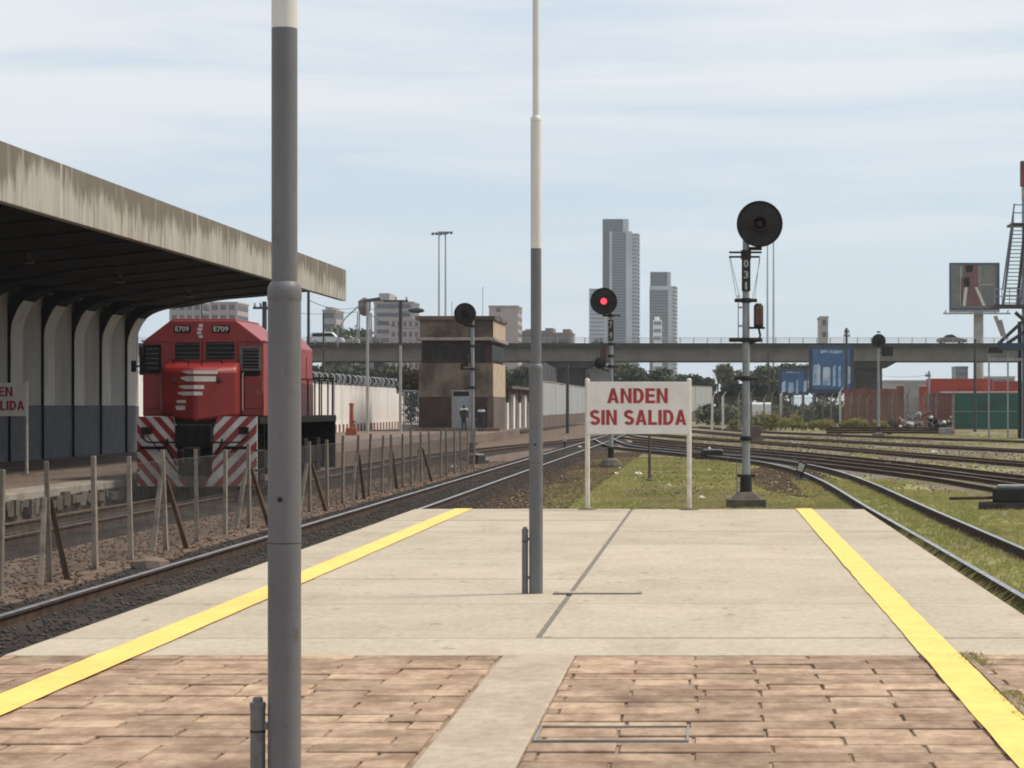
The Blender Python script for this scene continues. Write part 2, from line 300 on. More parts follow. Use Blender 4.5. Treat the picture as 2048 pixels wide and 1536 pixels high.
def ground_mat():
    m = bpy.data.materials.new('ground_soil'); m.use_nodes = True; t = m.node_tree; l = t.links.new; p = t.nodes['Principled BSDF']; p.inputs['Roughness'].default_value = .95; p.inputs['Specular IOR Level'].default_value = .2
    g = nd(t, 'ShaderNodeNewGeometry'); sep = nd(t, 'ShaderNodeSeparateXYZ'); l(g.outputs['Position'], sep.inputs[0])
    def noi(sc, det=6):
        mp_ = nd(t, 'ShaderNodeMapping'); mp_.inputs['Scale'].default_value = sc; l(g.outputs['Position'], mp_.inputs[0])
        n = nd(t, 'ShaderNodeTexNoise'); n.inputs['Scale'].default_value = 1; n.inputs['Detail'].default_value = det; n.inputs['Roughness'].default_value = .65; l(mp_.outputs[0], n.inputs['Vector']); return n.outputs[0]
    def mr(v, a, b, c=0, d=1):
        r = nd(t, 'ShaderNodeMapRange', interpolation_type='SMOOTHSTEP'); r.inputs[1].default_value = a; r.inputs[2].default_value = b; r.inputs[3].default_value = c; r.inputs[4].default_value = d; l(v, r.inputs[0]); return r.outputs[0]
    def mix(f, a, b):
        x = nd(t, 'ShaderNodeMix', data_type='RGBA'); l(f, x.inputs[0])
        for s_, v in ((6, a), (7, b)):
            if isinstance(v, tuple): x.inputs[s_].default_value = (*v, 1)
            else: l(v, x.inputs[s_])
        return x.outputs[2]
    soil = mix(mr(noi((2.5, 1.6, 1)), .35, .65), (.095,.063,.048), (.165,.12,.092))
    side = mr(sep.outputs['X'], -5.2, -3.2); pa = nd(t, 'ShaderNodeMath', operation='MULTIPLY'); l(side, pa.inputs[0]); l(mr(noi((.35, .22, 1)), .45, .65), pa.inputs[1])
    soil = mix(pa.outputs[0], soil, (.215,.19,.165))
    grs = mix(mr(noi((.8, .35, 1)), .35, .65), (.20,.21,.074), (.265,.245,.10))
    a = nd(t, 'ShaderNodeMath', operation='MULTIPLY'); l(side, a.inputs[0]); yd = nd(t, 'ShaderNodeMath', operation='MULTIPLY'); l(mr(noi((.28, .10, 1)), .36, .5), yd.inputs[0]); l(mr(sep.outputs['Y'], 74, 105, 1, .42), yd.inputs[1]); l(yd.outputs[0], a.inputs[1])
    l(mix(a.outputs[0], soil, grs), p.inputs['Base Color'])
    b = nd(t, 'ShaderNodeBump'); b.inputs['Strength'].default_value = .6; b.inputs['Distance'].default_value = .05; l(noi((9, 9, 9)), b.inputs['Height']); l(b.outputs[0], p.inputs['Normal'])
    return m
MT['ground'] = ground_mat()
MT['ballast'] = mat('ballast_dark', (.026,.022,.021), (.045,.039,.036), .92, 3, (1,.4,1), bump=.6, bscale=16, dirt=(.085,.069,.06), dscale=.5, dlo=.5, dhi=.7, damt=.5, world=True, spec=0.05)
MT['ballast2'] = mat('ballast_brown', (.15,.122,.105), (.21,.175,.15), .92, 3, (1,.4,1), bump=.6, bscale=16, dirt=(.17,.15,.08), dscale=.3, dlo=.48, dhi=.62, damt=.6, world=True, spec=0.08)
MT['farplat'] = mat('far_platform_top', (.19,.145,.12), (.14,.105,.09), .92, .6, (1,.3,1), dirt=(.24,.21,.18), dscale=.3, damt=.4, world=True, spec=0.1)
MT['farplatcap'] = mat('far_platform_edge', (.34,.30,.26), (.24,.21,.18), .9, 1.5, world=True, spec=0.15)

def text_into(mb, body, w_, h_, c, bold=0., depth=.004, m=0, axis='y', spacing=1.0):
    """lettering as real geometry: centred at c, facing -Y, w_ x h_ metres"""
    cu = bpy.data.curves.new('t', 'FONT'); cu.body = body; cu.size = 1; cu.offset = bold; cu.extrude = .001; cu.space_character = spacing; cu.resolution_u = 3
    o = bpy.data.objects.new('t', cu); COL.objects.link(o); dg = bpy.context.evaluated_depsgraph_get()
    me = bpy.data.meshes.new_from_object(o.evaluated_get(dg)); vs = np.array([v.co[:] for v in me.vertices])
    lo, hi = vs.min(0), vs.max(0); q = (vs-(lo+hi)/2)/(hi-lo)
    P = [(c[0]+a*w_, c[1]-b*depth, c[2]+e*h_) for a, e, b in q]
    mb.add(P, [tuple(f.vertices) for f in me.polygons], m)
    bpy.data.objects.remove(o); bpy.data.curves.remove(cu); bpy.data.meshes.remove(me)
    return mb

# ================================================================== SETTING
GZ = -.62            # natural ground
RT = -.45            # rail top
raw('ground', [(-2400,-60,GZ),(2400,-60,GZ),(2400,2600,GZ),(-2400,2600,GZ)], [(0,1,2,3)], MT['ground'], loops=4)['kind'] = 'structure'

# ---- our platform
PX0, PX1, PEND, PNEAR = -4.52, 2.42, 34.8, -3.
plat = tag(MB().box(PX0+.06, PX1-.06, PNEAR, PEND-.05, GZ-.2, -.06).build('station_platform', MT['platside']), kind='structure')
rows = [14.43, 15.5, 18.2, 20.8, 23.5, 26.0, 28.7, 31.4, PEND]
for i in range(len(rows)-1):
    gp = .022 if i in (0, 1) else .016; y0, y1 = rows[i]+(gp if i else .004), rows[i+1]-(gp if i < 7 else 0)
    for (x0, x1) in (((PX0, PX1),) if i == 0 else ((PX0, -1.195), (-1.15, PX1))):
        dz = random.uniform(-.004, .003)
        MB().box(x0, x1, y0, y1, -.12, dz).build('slab', MT['slab'], plat, bevel=.008)
MB().box(-1.19, -1.155, 15.52, PEND, -.1, -.012).build('joint_filler', MT['crack'], plat)
MB().box(PX0+.02, PX1-.02, PNEAR, 14.42, -.1, -.014).build('bedding', MT['joint'], plat)
MB().box(-1.31, -.85, PNEAR, 14.44, -.08, .003).build('concrete_strip', MT['strip'], plat, bevel=.01)
MB().box(-1.31, -.56, 19.06, 19.24, -.02, .009).build('drain_frame', MT['crack'], plat)
MB().box(-1.27, -.60, 19.09, 19.21, -.02, .012).build('drain_cover', MT['strip'], plat)
# pavers: one shared block, each its own object
PW, PD = .72, .252
def paver_mesh(wd):
    b = MB().box(0, wd-.018, 0, PD-.011, -.05, 0); o = b.build('paver', MT['paver'], bevel=0); me = o.data; bpy.data.objects.remove(o)
    bm = bmesh.new(); bm.from_mesh(me); bmesh.ops.bevel(bm, geom=[e for e in bm.edges if all(v.co.z > -.01 for v in e.verts)], offset=.004, segments=1, affect='EDGES'); bm.to_mesh(me); bm.free(); return me
PM = {}; near_mb = MB()
def paver(x, y, wd):
    k = round(wd, 2)
    if y < 9.5: near_mb.box(x, x+wd-.018, y, y+PD-.011, -.05, random.uniform(-.005, .005)); return
    if k not in PM: PM[k] = paver_mesh(k)
    o = link('paver', PM[k], plat, loc=(x, y, random.uniform(-.006, .005)+.001)); o.rotation_euler = (random.uniform(-.004,.004), random.uniform(-.005,.005), random.uniform(-.006,.006))
r = 0; y = 14.42-PD
while y > 6.:
    for (a, b) in ((PX0+.03, -1.32), (-.84, PX1-.03)):
        base = (-.066 if r % 2 == 0 else .295)+random.uniform(-.02,.02); k0 = math.ceil((a+.05-base)/PW); cuts = [a]
        while base+k0*PW < b-.05: cuts.append(base+k0*PW); k0 += 1
        cuts.append(b)
        for c0, c1 in zip(cuts[:-1], cuts[1:]):
            if c1-c0 > .5 and random.random() < .12: m_ = c0+(c1-c0)*random.uniform(.4,.6); paver(c0, y, m_-c0); paver(m_, y, c1-m_)
            else: paver(c0, y, c1-c0)
    y -= PD; r += 1
tag(near_mb.build('near_pavers', MT['paver'], plat), kind='stuff')
for (x0, x1, y0, y1) in ((-.83,-.09,10.70,11.19),):         # steel-framed inspection cover in the paving
    fr_ = MB().box(x0,x1,y0,y0+.02,-.02,.009).box(x0,x1,y1-.015,y1,-.02,.009).box(x0,x0+.012,y0+.02,y1-.015,-.02,.009).box(x1-.012,x1,y0+.02,y1-.015,-.02,.009).build('cover_frame', MT['ply'], plat)
def stripe(x0, x1, name):
    mb = MB(); n = 130; ys = np.linspace(PNEAR, PEND-.005, n); vs = []
    for k, yy in enumerate(ys):
        j = .009*mnoise.noise(Vector((yy*1.7, x0, 0))); j2 = .009*mnoise.noise(Vector((yy*1.7, x1, 5)))
        zz = .012 if yy < 14.45 else .0085
        vs += [(x0+j, yy, zz), (x1+j2, yy, zz)]
    return mb.add(vs, [(2*i, 2*i+1, 2*i+3, 2*i+2) for i in range(n-1)]).build(name, MT['yellow'], plat)
stripe(-3.90, -3.63, 'yellow_line'); stripe(1.365, 1.615, 'yellow_line')
for xa in (-3.955, 1.63): MB().box(xa, xa+.04, PNEAR, 14.4, -.02, .0105).build('edge_joint', MT['joint'], plat)
# joint outside the right-hand line where weeds grow, slight overhang lip of the coping
MB().box(PX0-.03, PX0+.0, PNEAR, PEND, -.16, -.02).build('coping', MT['platside'], plat)

# ---- far platform on the left
FPX = -13.35
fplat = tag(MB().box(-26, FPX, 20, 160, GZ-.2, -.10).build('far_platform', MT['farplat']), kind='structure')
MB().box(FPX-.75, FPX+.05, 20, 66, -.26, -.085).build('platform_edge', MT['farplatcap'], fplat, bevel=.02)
b = MB()
for k in range(150):
    yy = 20+k*.3; b.obox((FPX+.06, yy, -.36+random.uniform(-.05,.05)), (random.uniform(.06,.22), .3, random.uniform(.12,.3)), (0,0,random.uniform(-.2,.2)))
tag(b.build('broken_edge', MT['platside'], fplat), kind='stuff')

# ---- tracks
GA = .6
def crom(pts, step=1.2):
    P = [Vector((a, c, 0)) for a, c in pts]; P = [2*P[0]-P[1]]+P+[2*P[-1]-P[-2]]; o = []
    for i in range(1, len(P)-2):
        n = max(2, int((P[i+1]-P[i]).length/step))
        for k in range(n):
            t = k/n; p0, p1, p2, p3 = P[i-1:i+3]
            o.append(.5*((2*p1)+(-p0+p2)*t+(2*p0-5*p1+4*p2-p3)*t*t+(-p0+3*p1-3*p2+p3)*t**3))
    o.append(P[-2]); return o
RPROF = [(-.065,-.15),(.065,-.15),(.065,-.135),(.012,-.12),(.012,-.045),(.035,-.03),(.035,-.004),(.022,0),(-.022,0),(-.035,-.004),(-.035,-.03),(-.012,-.045),(-.012,-.12),(-.065,-.135)]
def sweep(path, prof, off, z, topm=True, sc=1.12):
    mb = MB(); n = len(prof); vs = []
    for i, p in enumerate(path):
        t = (path[min(i+1, len(path)-1)]-path[max(i-1, 0)]).normalized(); nr = Vector((t.y, -t.x, 0))
        for a, h in prof: q = p+nr*(off+a*sc); vs.append((q.x, q.y, z+h*sc))
    for i in range(len(path)-1):
        for k in range(n):
            k2 = (k+1) % n; mb.add([], [])
            mb.f.append((i*n+k, i*n+k2, (i+1)*n+k2, (i+1)*n+k)); mb.m.append(1 if (topm and k in (6, 7, 8)) else 0)
    mb.v = vs; return mb
def track(pts, label, shiny, bal, hw=1.45, bz=-.135, sleepers=None, zoff=0.):
    path = crom(pts); t = thing('railway_track', (0,0,0), label, 'track', 'railway tracks of the yard')
    for sgn in (-1, 1): sweep(path, RPROF, sgn*GA, RT+zoff).build('rail', [MT['rail'], MT['railtop'] if shiny else MT['railtop2']], t)
    prof = [(-hw-.35, GZ-RT-.03), (-hw+.1, bz-.02), (-.5, bz), (.5, bz), (hw-.1, bz-.02), (hw+.35, GZ-RT-.03)]
    mb = MB(); n = len(prof); vs = []
    for i, p in enumerate(path):
        tt = (path[min(i+1, len(path)-1)]-path[max(i-1, 0)]).normalized(); nr = Vector((tt.y, -tt.x, 0))
        for a, h in prof:
            jit = .10*mnoise.noise(Vector((p.y*.9, a*3, 3))) if abs(a) > hw-.2 else 0
            q = p+nr*(a+jit); vs.append((q.x, q.y, RT+h+zoff*.5+.018*mnoise.noise(Vector((q.x*1.5, q.y*1.5, 1)))))
    mb.v = vs; mb.f = [(i*n+k, i*n+k+1, (i+1)*n+k+1, (i+1)*n+k) for i in range(len(path)-1) for k in range(n-1)]; mb.m = [0]*len(mb.f)
    mb.build('ballast_bed', MT[bal], t, smooth=True)
    if sleepers:
        me = None; acc = 0; last = path[0]
        for i in range(1, len(path)):
            seg = (path[i]-path[i-1]).length; acc += seg
            if acc >= .68 and sleepers[0] < path[i].y < sleepers[1]:
                acc = 0; d_ = (path[i]-path[i-1]).normalized()
                if me is None:
                    o = MB().box(-1.0, 1.0, -.11, .11, -.1, 0).build('sleeper', MT['sleeper'], t, bevel=.012); me = o.data
                else: o = link('sleeper', me, t)
                o.location = (path[i].x, path[i].y, RT+bz-.012+random.uniform(-.012,.012)); o.rotation_euler.z = math.atan2(-d_.x, d_.y)+random.uniform(-.03,.03)
    return t
# straight track along the left edge of our platform; resampled finely so the sleepers fit
LX = -6.33
track([(LX, 8), (LX, 60), (LX, 130), (LX-.4, 200), (LX-.2, 262)], 'straight track with shiny rails along the left platform edge', True, 'ballast', sleepers=(15, 70))
track([(-11.59, 20), (-11.59, 60), (-11.55, 88), (-10.2, 112), (-7.6, 140), (-6.6, 165)], 'track under the red locomotive curving in behind the wire fence', False, 'ballast', hw=1.55, zoff=-.004)
track([(4.05, 6), (4.0, 25), (3.85, 45), (3.75, 62), (3.25, 75), (1.9, 87), (-.9, 99), (-4.4, 116), (-6.5, 140)], 'shiny curved track beside the right platform edge bending left', True, 'ballast2', hw=1.2, bz=-.175, zoff=-.002)
track([(11.5, 38), (8.6, 50), (6.9, 66), (4.7, 80), (2.6, 92), (-.3, 106), (-5.0, 132)], 'rusty track joining the curved track from the lower right', False, 'ballast2', zoff=-.006)
track([(14.5, 46), (9.6, 62), (7.2, 79), (4.1, 98), (.2, 117), (-5.3, 151), (-7.5, 185)], 'rusty track second from the platform crossing the yard', False, 'ballast2', zoff=-.008)
track([(17.5, 58), (12.2, 78), (8.6, 98), (3.8, 125), (-.5, 145), (-7.8, 185)], 'rusty track in the middle of the yard beyond the signal mast', False, 'ballast2', zoff=-.010)
track([(22, 78), (15, 104), (9.6, 126), (3.0, 156), (-.6, 181), (-5.2, 215)], 'rusty track close to the chain-link fence and rail stack', False, 'ballast2', zoff=-.012)
track([(30, 100), (20, 128), (12.5, 150), (4.2, 182), (-1.5, 225)], 'farthest rusty track of the yard before the green screen', False, 'ballast2', zoff=-.014)

# ---- loose stones, grass
OCT_F = np.array([(0,1,2),(0,2,3),(0,3,4),(0,4,1),(5,2,1),(5,3,2),(5,4,3),(5,1,4)])
def stones(name, xs, ys, zs, smin, smax, m, label, cat):
    n = len(xs); s = rng.uniform(smin, smax, n)**1.0; base = np.array([(0,0,.7),(1,0,0),(0,1,0),(-1,0,0),(0,-1,0),(0,0,-.5)])
    V = base[None]*s[:, None, None]*rng.uniform(.55, 1.25, (n, 6, 3)); a = rng.uniform(0, 6.28, n); c, q = np.cos(a), np.sin(a)
    x = V[:,:,0]*c[:,None]-V[:,:,1]*q[:,None]; y_ = V[:,:,0]*q[:,None]+V[:,:,1]*c[:,None]
    V = np.stack([x+xs[:,None], y_+ys[:,None], V[:,:,2]+zs[:,None]], 2).reshape(-1, 3)
    F = (OCT_F[None]+(np.arange(n)*6)[:,None,None]).reshape(-1, 3)
    return tag(raw(name, V, F, m), label, cat, kind='stuff')
n = 8000; ys = 16+74*rng.random(n)**1.3; xs = rng.uniform(-10.2, -7.5, n)
stones('gravel', xs, ys, np.full(n, GZ+.004), .010, .038, MT['stone'], 'loose brown gravel on the ground along the wire fence', 'gravel')
n = 17000; ys = 14+86*rng.random(n)**1.2; xs = rng.uniform(LX-1.7, LX+1.7, n)
keep = (np.abs(np.abs(xs-LX)-GA) > .09); xs, ys = xs[keep], ys[keep]
stones('ballast_stones', xs, ys, RT-.128-.12*np.clip((np.abs(xs-LX)-1.3)/.5, 0, 1), .012, .034, MT['stonedark'], 'dark oily ballast stones around the left track', 'ballast')
n = 9000; ys = 46+60*rng.random(n); xs = rng.uniform(-5.6, -3.0, n)
stones('gravel_bank', xs, ys, np.full(n, GZ+.01), .02, .06, MT['stone'], 'reddish brown gravel between the left track and the grass', 'gravel')
n = 9000; ys = 55+110*rng.random(n); xs = rng.uniform(-2, 14, n)
stones('yard_gravel', xs, ys, np.full(n, GZ+.015), .02, .055, MT['stone'], 'scattered gravel between the yard tracks', 'gravel')

n = 3600; a_ = rng.uniform(0, 6.28, n); q_ = np.sqrt(rng.random(n)); xs = 2.5+1.3*q_*np.cos(a_); ys = 68+14*q_*np.sin(a_)
stones('bare_gravel', xs, ys, np.full(n, GZ+.01), .02, .055, MT['stone'], 'bare brown gravel patch around the small ground signal', 'gravel')

def grass(name, n, xf, yf, hmin, hmax, keepf, label, z=GZ, wd=.012, zf=None):
    xs, ys = xf(n), yf(n); k = keepf(xs, ys); xs, ys = xs[k], ys[k]; n = len(xs)
    nb = 4; xs = np.repeat(xs, nb)+rng.normal(0, .035, n*nb); ys = np.repeat(ys, nb)+rng.normal(0, .035, n*nb); h = rng.uniform(hmin, hmax, n*nb)
    a = rng.uniform(0, 6.28, n*nb); lean = h*rng.uniform(.5, 2.0, n*nb); la = rng.uniform(0, 6.28, n*nb); w_ = wd*rng.uniform(.7, 1.6, n*nb)
    A = np.stack([xs-w_*np.cos(a), ys-w_*np.sin(a), np.full(n*nb, z)], 1); B = np.stack([xs+w_*np.cos(a), ys+w_*np.sin(a), np.full(n*nb, z)], 1)
    C = np.stack([xs+lean*np.cos(la), ys+lean*np.sin(la), z+h], 1)
    V = np.stack([A, B, C], 1)
    if zf is not None: V[:,:,2] += zf(xs, ys)[:,None]
    V = V.reshape(-1, 3); F = np.arange(len(V)).reshape(-1, 3)
    return tag(raw(name, V, F, MT['grass']), label, 'grass', kind='stuff')
def nfield(xs, ys, fx, fy, thr):
    return np.array([mnoise.noise(Vector((a*fx, b_*fy, 2.3))) for a, b_ in zip(xs, ys)]) > thr
rc = crom([(4.05, 6), (4.0, 25), (3.85, 45), (3.75, 62), (3.25, 75), (1.9, 87), (-.9, 99), (-4.4, 116)]); rcy = np.array([p.y for p in rc]); rcx = np.array([p.x for p in rc])
def offrail(xs, ys): return np.abs(np.abs(xs-np.interp(ys, rcy, rcx))-GA) > .13
grass('grass_verge', 30000, lambda n: rng.uniform(-4.6, 4.5, n), lambda n: 44+52*rng.random(n)**1.2, .015, .05,
      lambda x, y: offrail(x, y) & (x < np.interp(y, rcy, rcx)-1.0+.4*np.sin(y)) & nfield(x, y, .3, .12, -.62) & (x > -4.2+.5*np.sin(y*.4)) & (((x-2.5)/1.1)**2+((y-68)/13.)**2 > 1+.3*np.sin(y*1.3)), 'short green grass on the island beyond the platform end', wd=.014)
grass('grass_strip', 34000, lambda n: rng.uniform(2.45, 13, n), lambda n: 15+52*rng.random(n), .02, .075,
      lambda x, y: offrail(x, y) & nfield(x, y, .45, .16, -.5), 'weedy grass around the right-hand rails', z=GZ, wd=.012, zf=lambda x, y: .012*np.clip((1.7-np.abs(x-np.interp(y, rcy, rcx)))/.5, 0, 1))
grass('yard_grass', 9000, lambda n: rng.uniform(-4, 26, n), lambda n: 66+130*rng.random(n), .05, .14,
      lambda x, y: nfield(x, y, .28, .14, .02) & (x > (110-y)*.18-2), 'patchy olive grass between the rusty yard tracks', wd=.025)
grass('edge_weeds', 800, lambda n: rng.normal(1.665, .022, n), lambda n: rng.uniform(9, 14.5, n), .008, .028, lambda x, y: nfield(x, y, 3, 1.2, -.05), 'small weeds in the joint beside the right yellow line', z=0., wd=.006)
grass('slope_weeds', 5200, lambda n: rng.uniform(2.44, 2.95, n), lambda n: rng.uniform(13, 37, n), .1, .28, lambda x, y: x > 0, 'tufts of weeds at the foot of the right platform edge', z=GZ, wd=.012)

# ================================================================== CANOPY on the far platform
CY0, CY1 = 30., 84.
can = thing('platform_canopy', (-20.5, CY1, -.1), 'weathered concrete cantilever canopy on curved ribs over the left platform', 'canopy')
def cl(px, py, d=84.): return (X(px, d)+20.5, Z(py, d)+.1)           # outline read at the open end, in local x/z
SOF = [cl(*p) for p in ((271,696),(278,672),(299,640),(334,623),(387,614),(439,603),(527,595),(600,587),(665,583))]
def smooth2(P, n=4):
    P = [Vector(p) for p in P]; Q = [2*P[0]-P[1]]+P+[2*P[-1]-P[-2]]; o_ = []
    for i in range(1, len(Q)-2):
        for k in range(n):
            t_ = k/n; a, b_, c, d_ = Q[i-1:i+3]; o_.append(tuple(.5*((2*b_)+(-a+c)*t_+(2*a-5*b_+4*c-d_)*t_*t_+(-a+3*b_-3*c+d_)*t_**3)))
    return o_+[tuple(P[-1])]
SOF = smooth2(SOF)
TIPX = -13.5+20.5; FB, FT = Z(602, 84)+.1, Z(540, 84)+.1
shell = [(-1.6, SOF[13][1]+.06)]+[(p[0], p[1]+.035) for p in SOF[14:]]+[(TIPX-.2, SOF[-1][1]+.035), (TIPX-.2, SOF[-1][1]+.55), (-1.6, SOF[-1][1]+.55)]
L0 = CY0-CY1
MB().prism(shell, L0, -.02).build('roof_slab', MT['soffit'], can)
o = MB().box(0, .2, L0, 0, 0, FT-FB).build('fascia', MT['fascia'], can, bevel=.015); o.location = (TIPX-.19, 0, FB)
# wall behind the ribs: whitewashed above, blue-grey dado below
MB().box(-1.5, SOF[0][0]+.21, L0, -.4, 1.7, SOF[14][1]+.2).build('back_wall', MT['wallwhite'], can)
MB().box(-1.5, SOF[0][0]+.23, L0, -.4, 0, 1.69).build('dado', MT['dado'], can)
def rib_outline(inset=0.):
    inner = [(SOF[0][0]+.30+inset, 0), (SOF[0][0]+.30+inset, SOF[0][1])]+[(p[0]+.30*max(0, 1-(k+1)/18)+inset, p[1]-.02) for k, p in enumerate(SOF[1:])]
    outer = [(p[0], p[1]+.3) for p in reversed(SOF[1:])]+[(-1.5, SOF[0][1]), (-1.5, 0)]
    return inner+outer
for k in range(15):
    yy = -1.2-1.15-k*3.42
    if yy < L0+1: break
    MB().prism(rib_outline(), yy, yy+1.15).build('rib', MT['soffit'], can)  # rib faces share the dark colour that stands in for shade
    xx = SOF[0][0]+.30
    cv = [(xx+.012, 1.7), (xx+.012, SOF[0][1])]+[(p[0]+.30*max(0, 1-(q_+1)/18)+.010, p[1]-.032) for q_, p in enumerate(SOF[1:9])]  # white stops partway up the curve, standing in for the shade there
    MB().prism(cv+[(p[0]-.03, p[1]+.03) for p in reversed(cv)], yy+.003, yy+1.147).build('rib_facing', MT['ribwhite'], can)
    MB().box(xx-.02, xx+.012, yy+.003, yy+1.147, 0, 1.695).build('rib_dado', MT['dado'], can)
for k in range(5):
    yy = -8-k*9.
    MB().lathe([(.05, .25), (.06, .12), (.14, .06), (.16, 0)], (3.0, yy, SOF[20][1]-.22), n=10).build('soffit_lamp', MT['steel'], can)

# ================================================================== SIGNS
def bold_text(mb, body, w_, h_, c, depth=.004):
    """heavy sans capitals drawn as solid outlines, centred at c, facing -Y"""
    S_ = .235                                                   # stem, in cap heights
    def quad(a, b, c_, d): return [a, b, c_, d]
    def arc(cx, cy, rx, ry, a0, a1, n=12): return [(cx+rx*math.cos(R(a0+(a1-a0)*k/n)), cy+ry*math.sin(R(a0+(a1-a0)*k/n))) for k in range(n+1)]
    def strip(o_, i_): return [[o_[k], o_[k+1], i_[k+1], i_[k]] for k in range(len(o_)-1)]
    def glyph(ch):
        if ch == 'I': return .235, [[(0,0),(S_,0),(S_,1),(0,1)]]
        if ch == 'L': return .60, [[(0,0),(S_,0),(S_,1),(0,1)], [(S_,0),(.6,0),(.6,.19),(S_,.19)]]
        if ch == 'E': return .64, [[(0,0),(S_,0),(S_,1),(0,1)]]+[[(S_,y0),(x1,y0),(x1,y0+.185),(S_,y0+.185)] for y0, x1 in ((0,.64),(.415,.60),(.815,.63))]
        if ch == 'N': return .73, [[(0,0),(.22,0),(.22,1),(0,1)], [(.51,0),(.73,0),(.73,1),(.51,1)], [(.22,1),(.22,.66),(.51,0),(.51,.34)]]
        if ch == 'A':
            f = lambda y: .385*y
            return .78, [[(0,0),(.24,0),(.515,1),(.275,1)], [(.54,0),(.78,0),(.505,1),(.39,1),(.385,.80)], [(.24,.19),(.54,.19),(.50,.36),(.28,.36)]]
        if ch == 'D':
            return .71, [[(0,0),(S_,0),(S_,1),(0,1)]]+strip([(S_,1)]+arc(.33,.5,.38,.5,90,-90)+[(S_,0)], [(S_,.815)]+arc(.32,.5,.155,.315,90,-90)+[(S_,.185)])
        if ch == 'S':
            path = arc(.34,.715,.225,.190,20,270,16)[:-1]+arc(.34,.285,.235,.195,90,-160,16); hw = .105; o_, i_ = [], []
            for k, p in enumerate(path):
                a, b = path[max(0,k-1)], path[min(len(path)-1,k+1)]; dx, dy = b[0]-a[0], b[1]-a[1]; ln = math.hypot(dx, dy)+1e-9
                nx, ny = -dy/ln*hw*(1.0 if abs(dx) > abs(dy) else 1.15), dx/ln*hw*(.95 if abs(dx) > abs(dy) else 1.)
                o_.append((p[0]+nx, p[1]+ny)); i_.append((p[0]-nx, p[1]-ny))
            return .68, strip(o_, i_)
        return .30, []
    x = 0; polys = []
    for ch in body:
        adv, pg = glyph(ch); polys += [[(px+x, py) for px, py in p] for p in pg]; x += adv+.095
    x -= .095; sx = w_/x; k = 0
    for p in polys:
        n = len(p); k += 1; dz = (k % 3)*.0006
        mb.add([(c[0]-w_/2+a*sx, c[1]-depth-dz, c[2]-h_/2+b*h_) for a, b in p]+[(c[0]-w_/2+a*sx, c[1], c[2]-h_/2+b*h_) for a, b in p], [tuple(range(n)), tuple(range(2*n-1, n-1, -1))]+[(i, (i+1) % n, n+(i+1) % n, n+i) for i in range(n)])
    return mb
def platform_sign(x0, x1, d, ztop, zbot, zfoot, label):
    cx = (x0+x1)/2; t = thing('platform_sign', (cx, d, zfoot), label, 'sign', 'ANDEN SIN SALIDA platform signs'); wdt = x1-x0; dz = -zfoot
    MB().box(-wdt/2+.03, wdt/2-.03, -.025, .01, zbot+dz, ztop+dz-.02).build('board', MT['signwhite'], t, bevel=.006)
    for s in (-1, 1):
        p = MB().rod((s*(wdt/2-.04), .03, 0), (s*(wdt/2-.04), .03, ztop+dz), .038, n=12).build('post', MT['postwhite'], t, smooth=True)
        MB().lathe([(.04,0),(.036,.02),(.015,.034)], (s*(wdt/2-.04), .03, ztop+dz), n=12).build('cap', MT['postwhite'], p, smooth=True)
        MB().lathe([(.17,0),(.15,.03),(.06,.05)], (s*(wdt/2-.04), .03, -.005), n=10).build('footing', MT['conc_dark'], p)
    h = ztop-zbot; zc = (ztop+zbot)/2+dz
    bold_text(MB(), 'ANDEN', wdt*.566, h*.28, (wdt*-.007, -.026, zc+h*.215)).build('lettering', MT['signred'], t)
    bold_text(MB(), 'SIN SALIDA', wdt*.90, h*.28, (wdt*.0, -.026, zc-h*.19)).build('lettering', MT['signred'], t)
    return t
D = 34.55
platform_sign(X(1169.5, D), X(1383.5, D), D, Z(761, D), Z(868, D), -.02, 'white ANDEN SIN SALIDA sign on two posts at the end of the near platform')
D = 55.
platform_sign(X(56, D)-1.66, X(56, D), D, Z(764, D), Z(832, D), -.10, 'white ANDEN SIN SALIDA sign in the shade on the left platform')

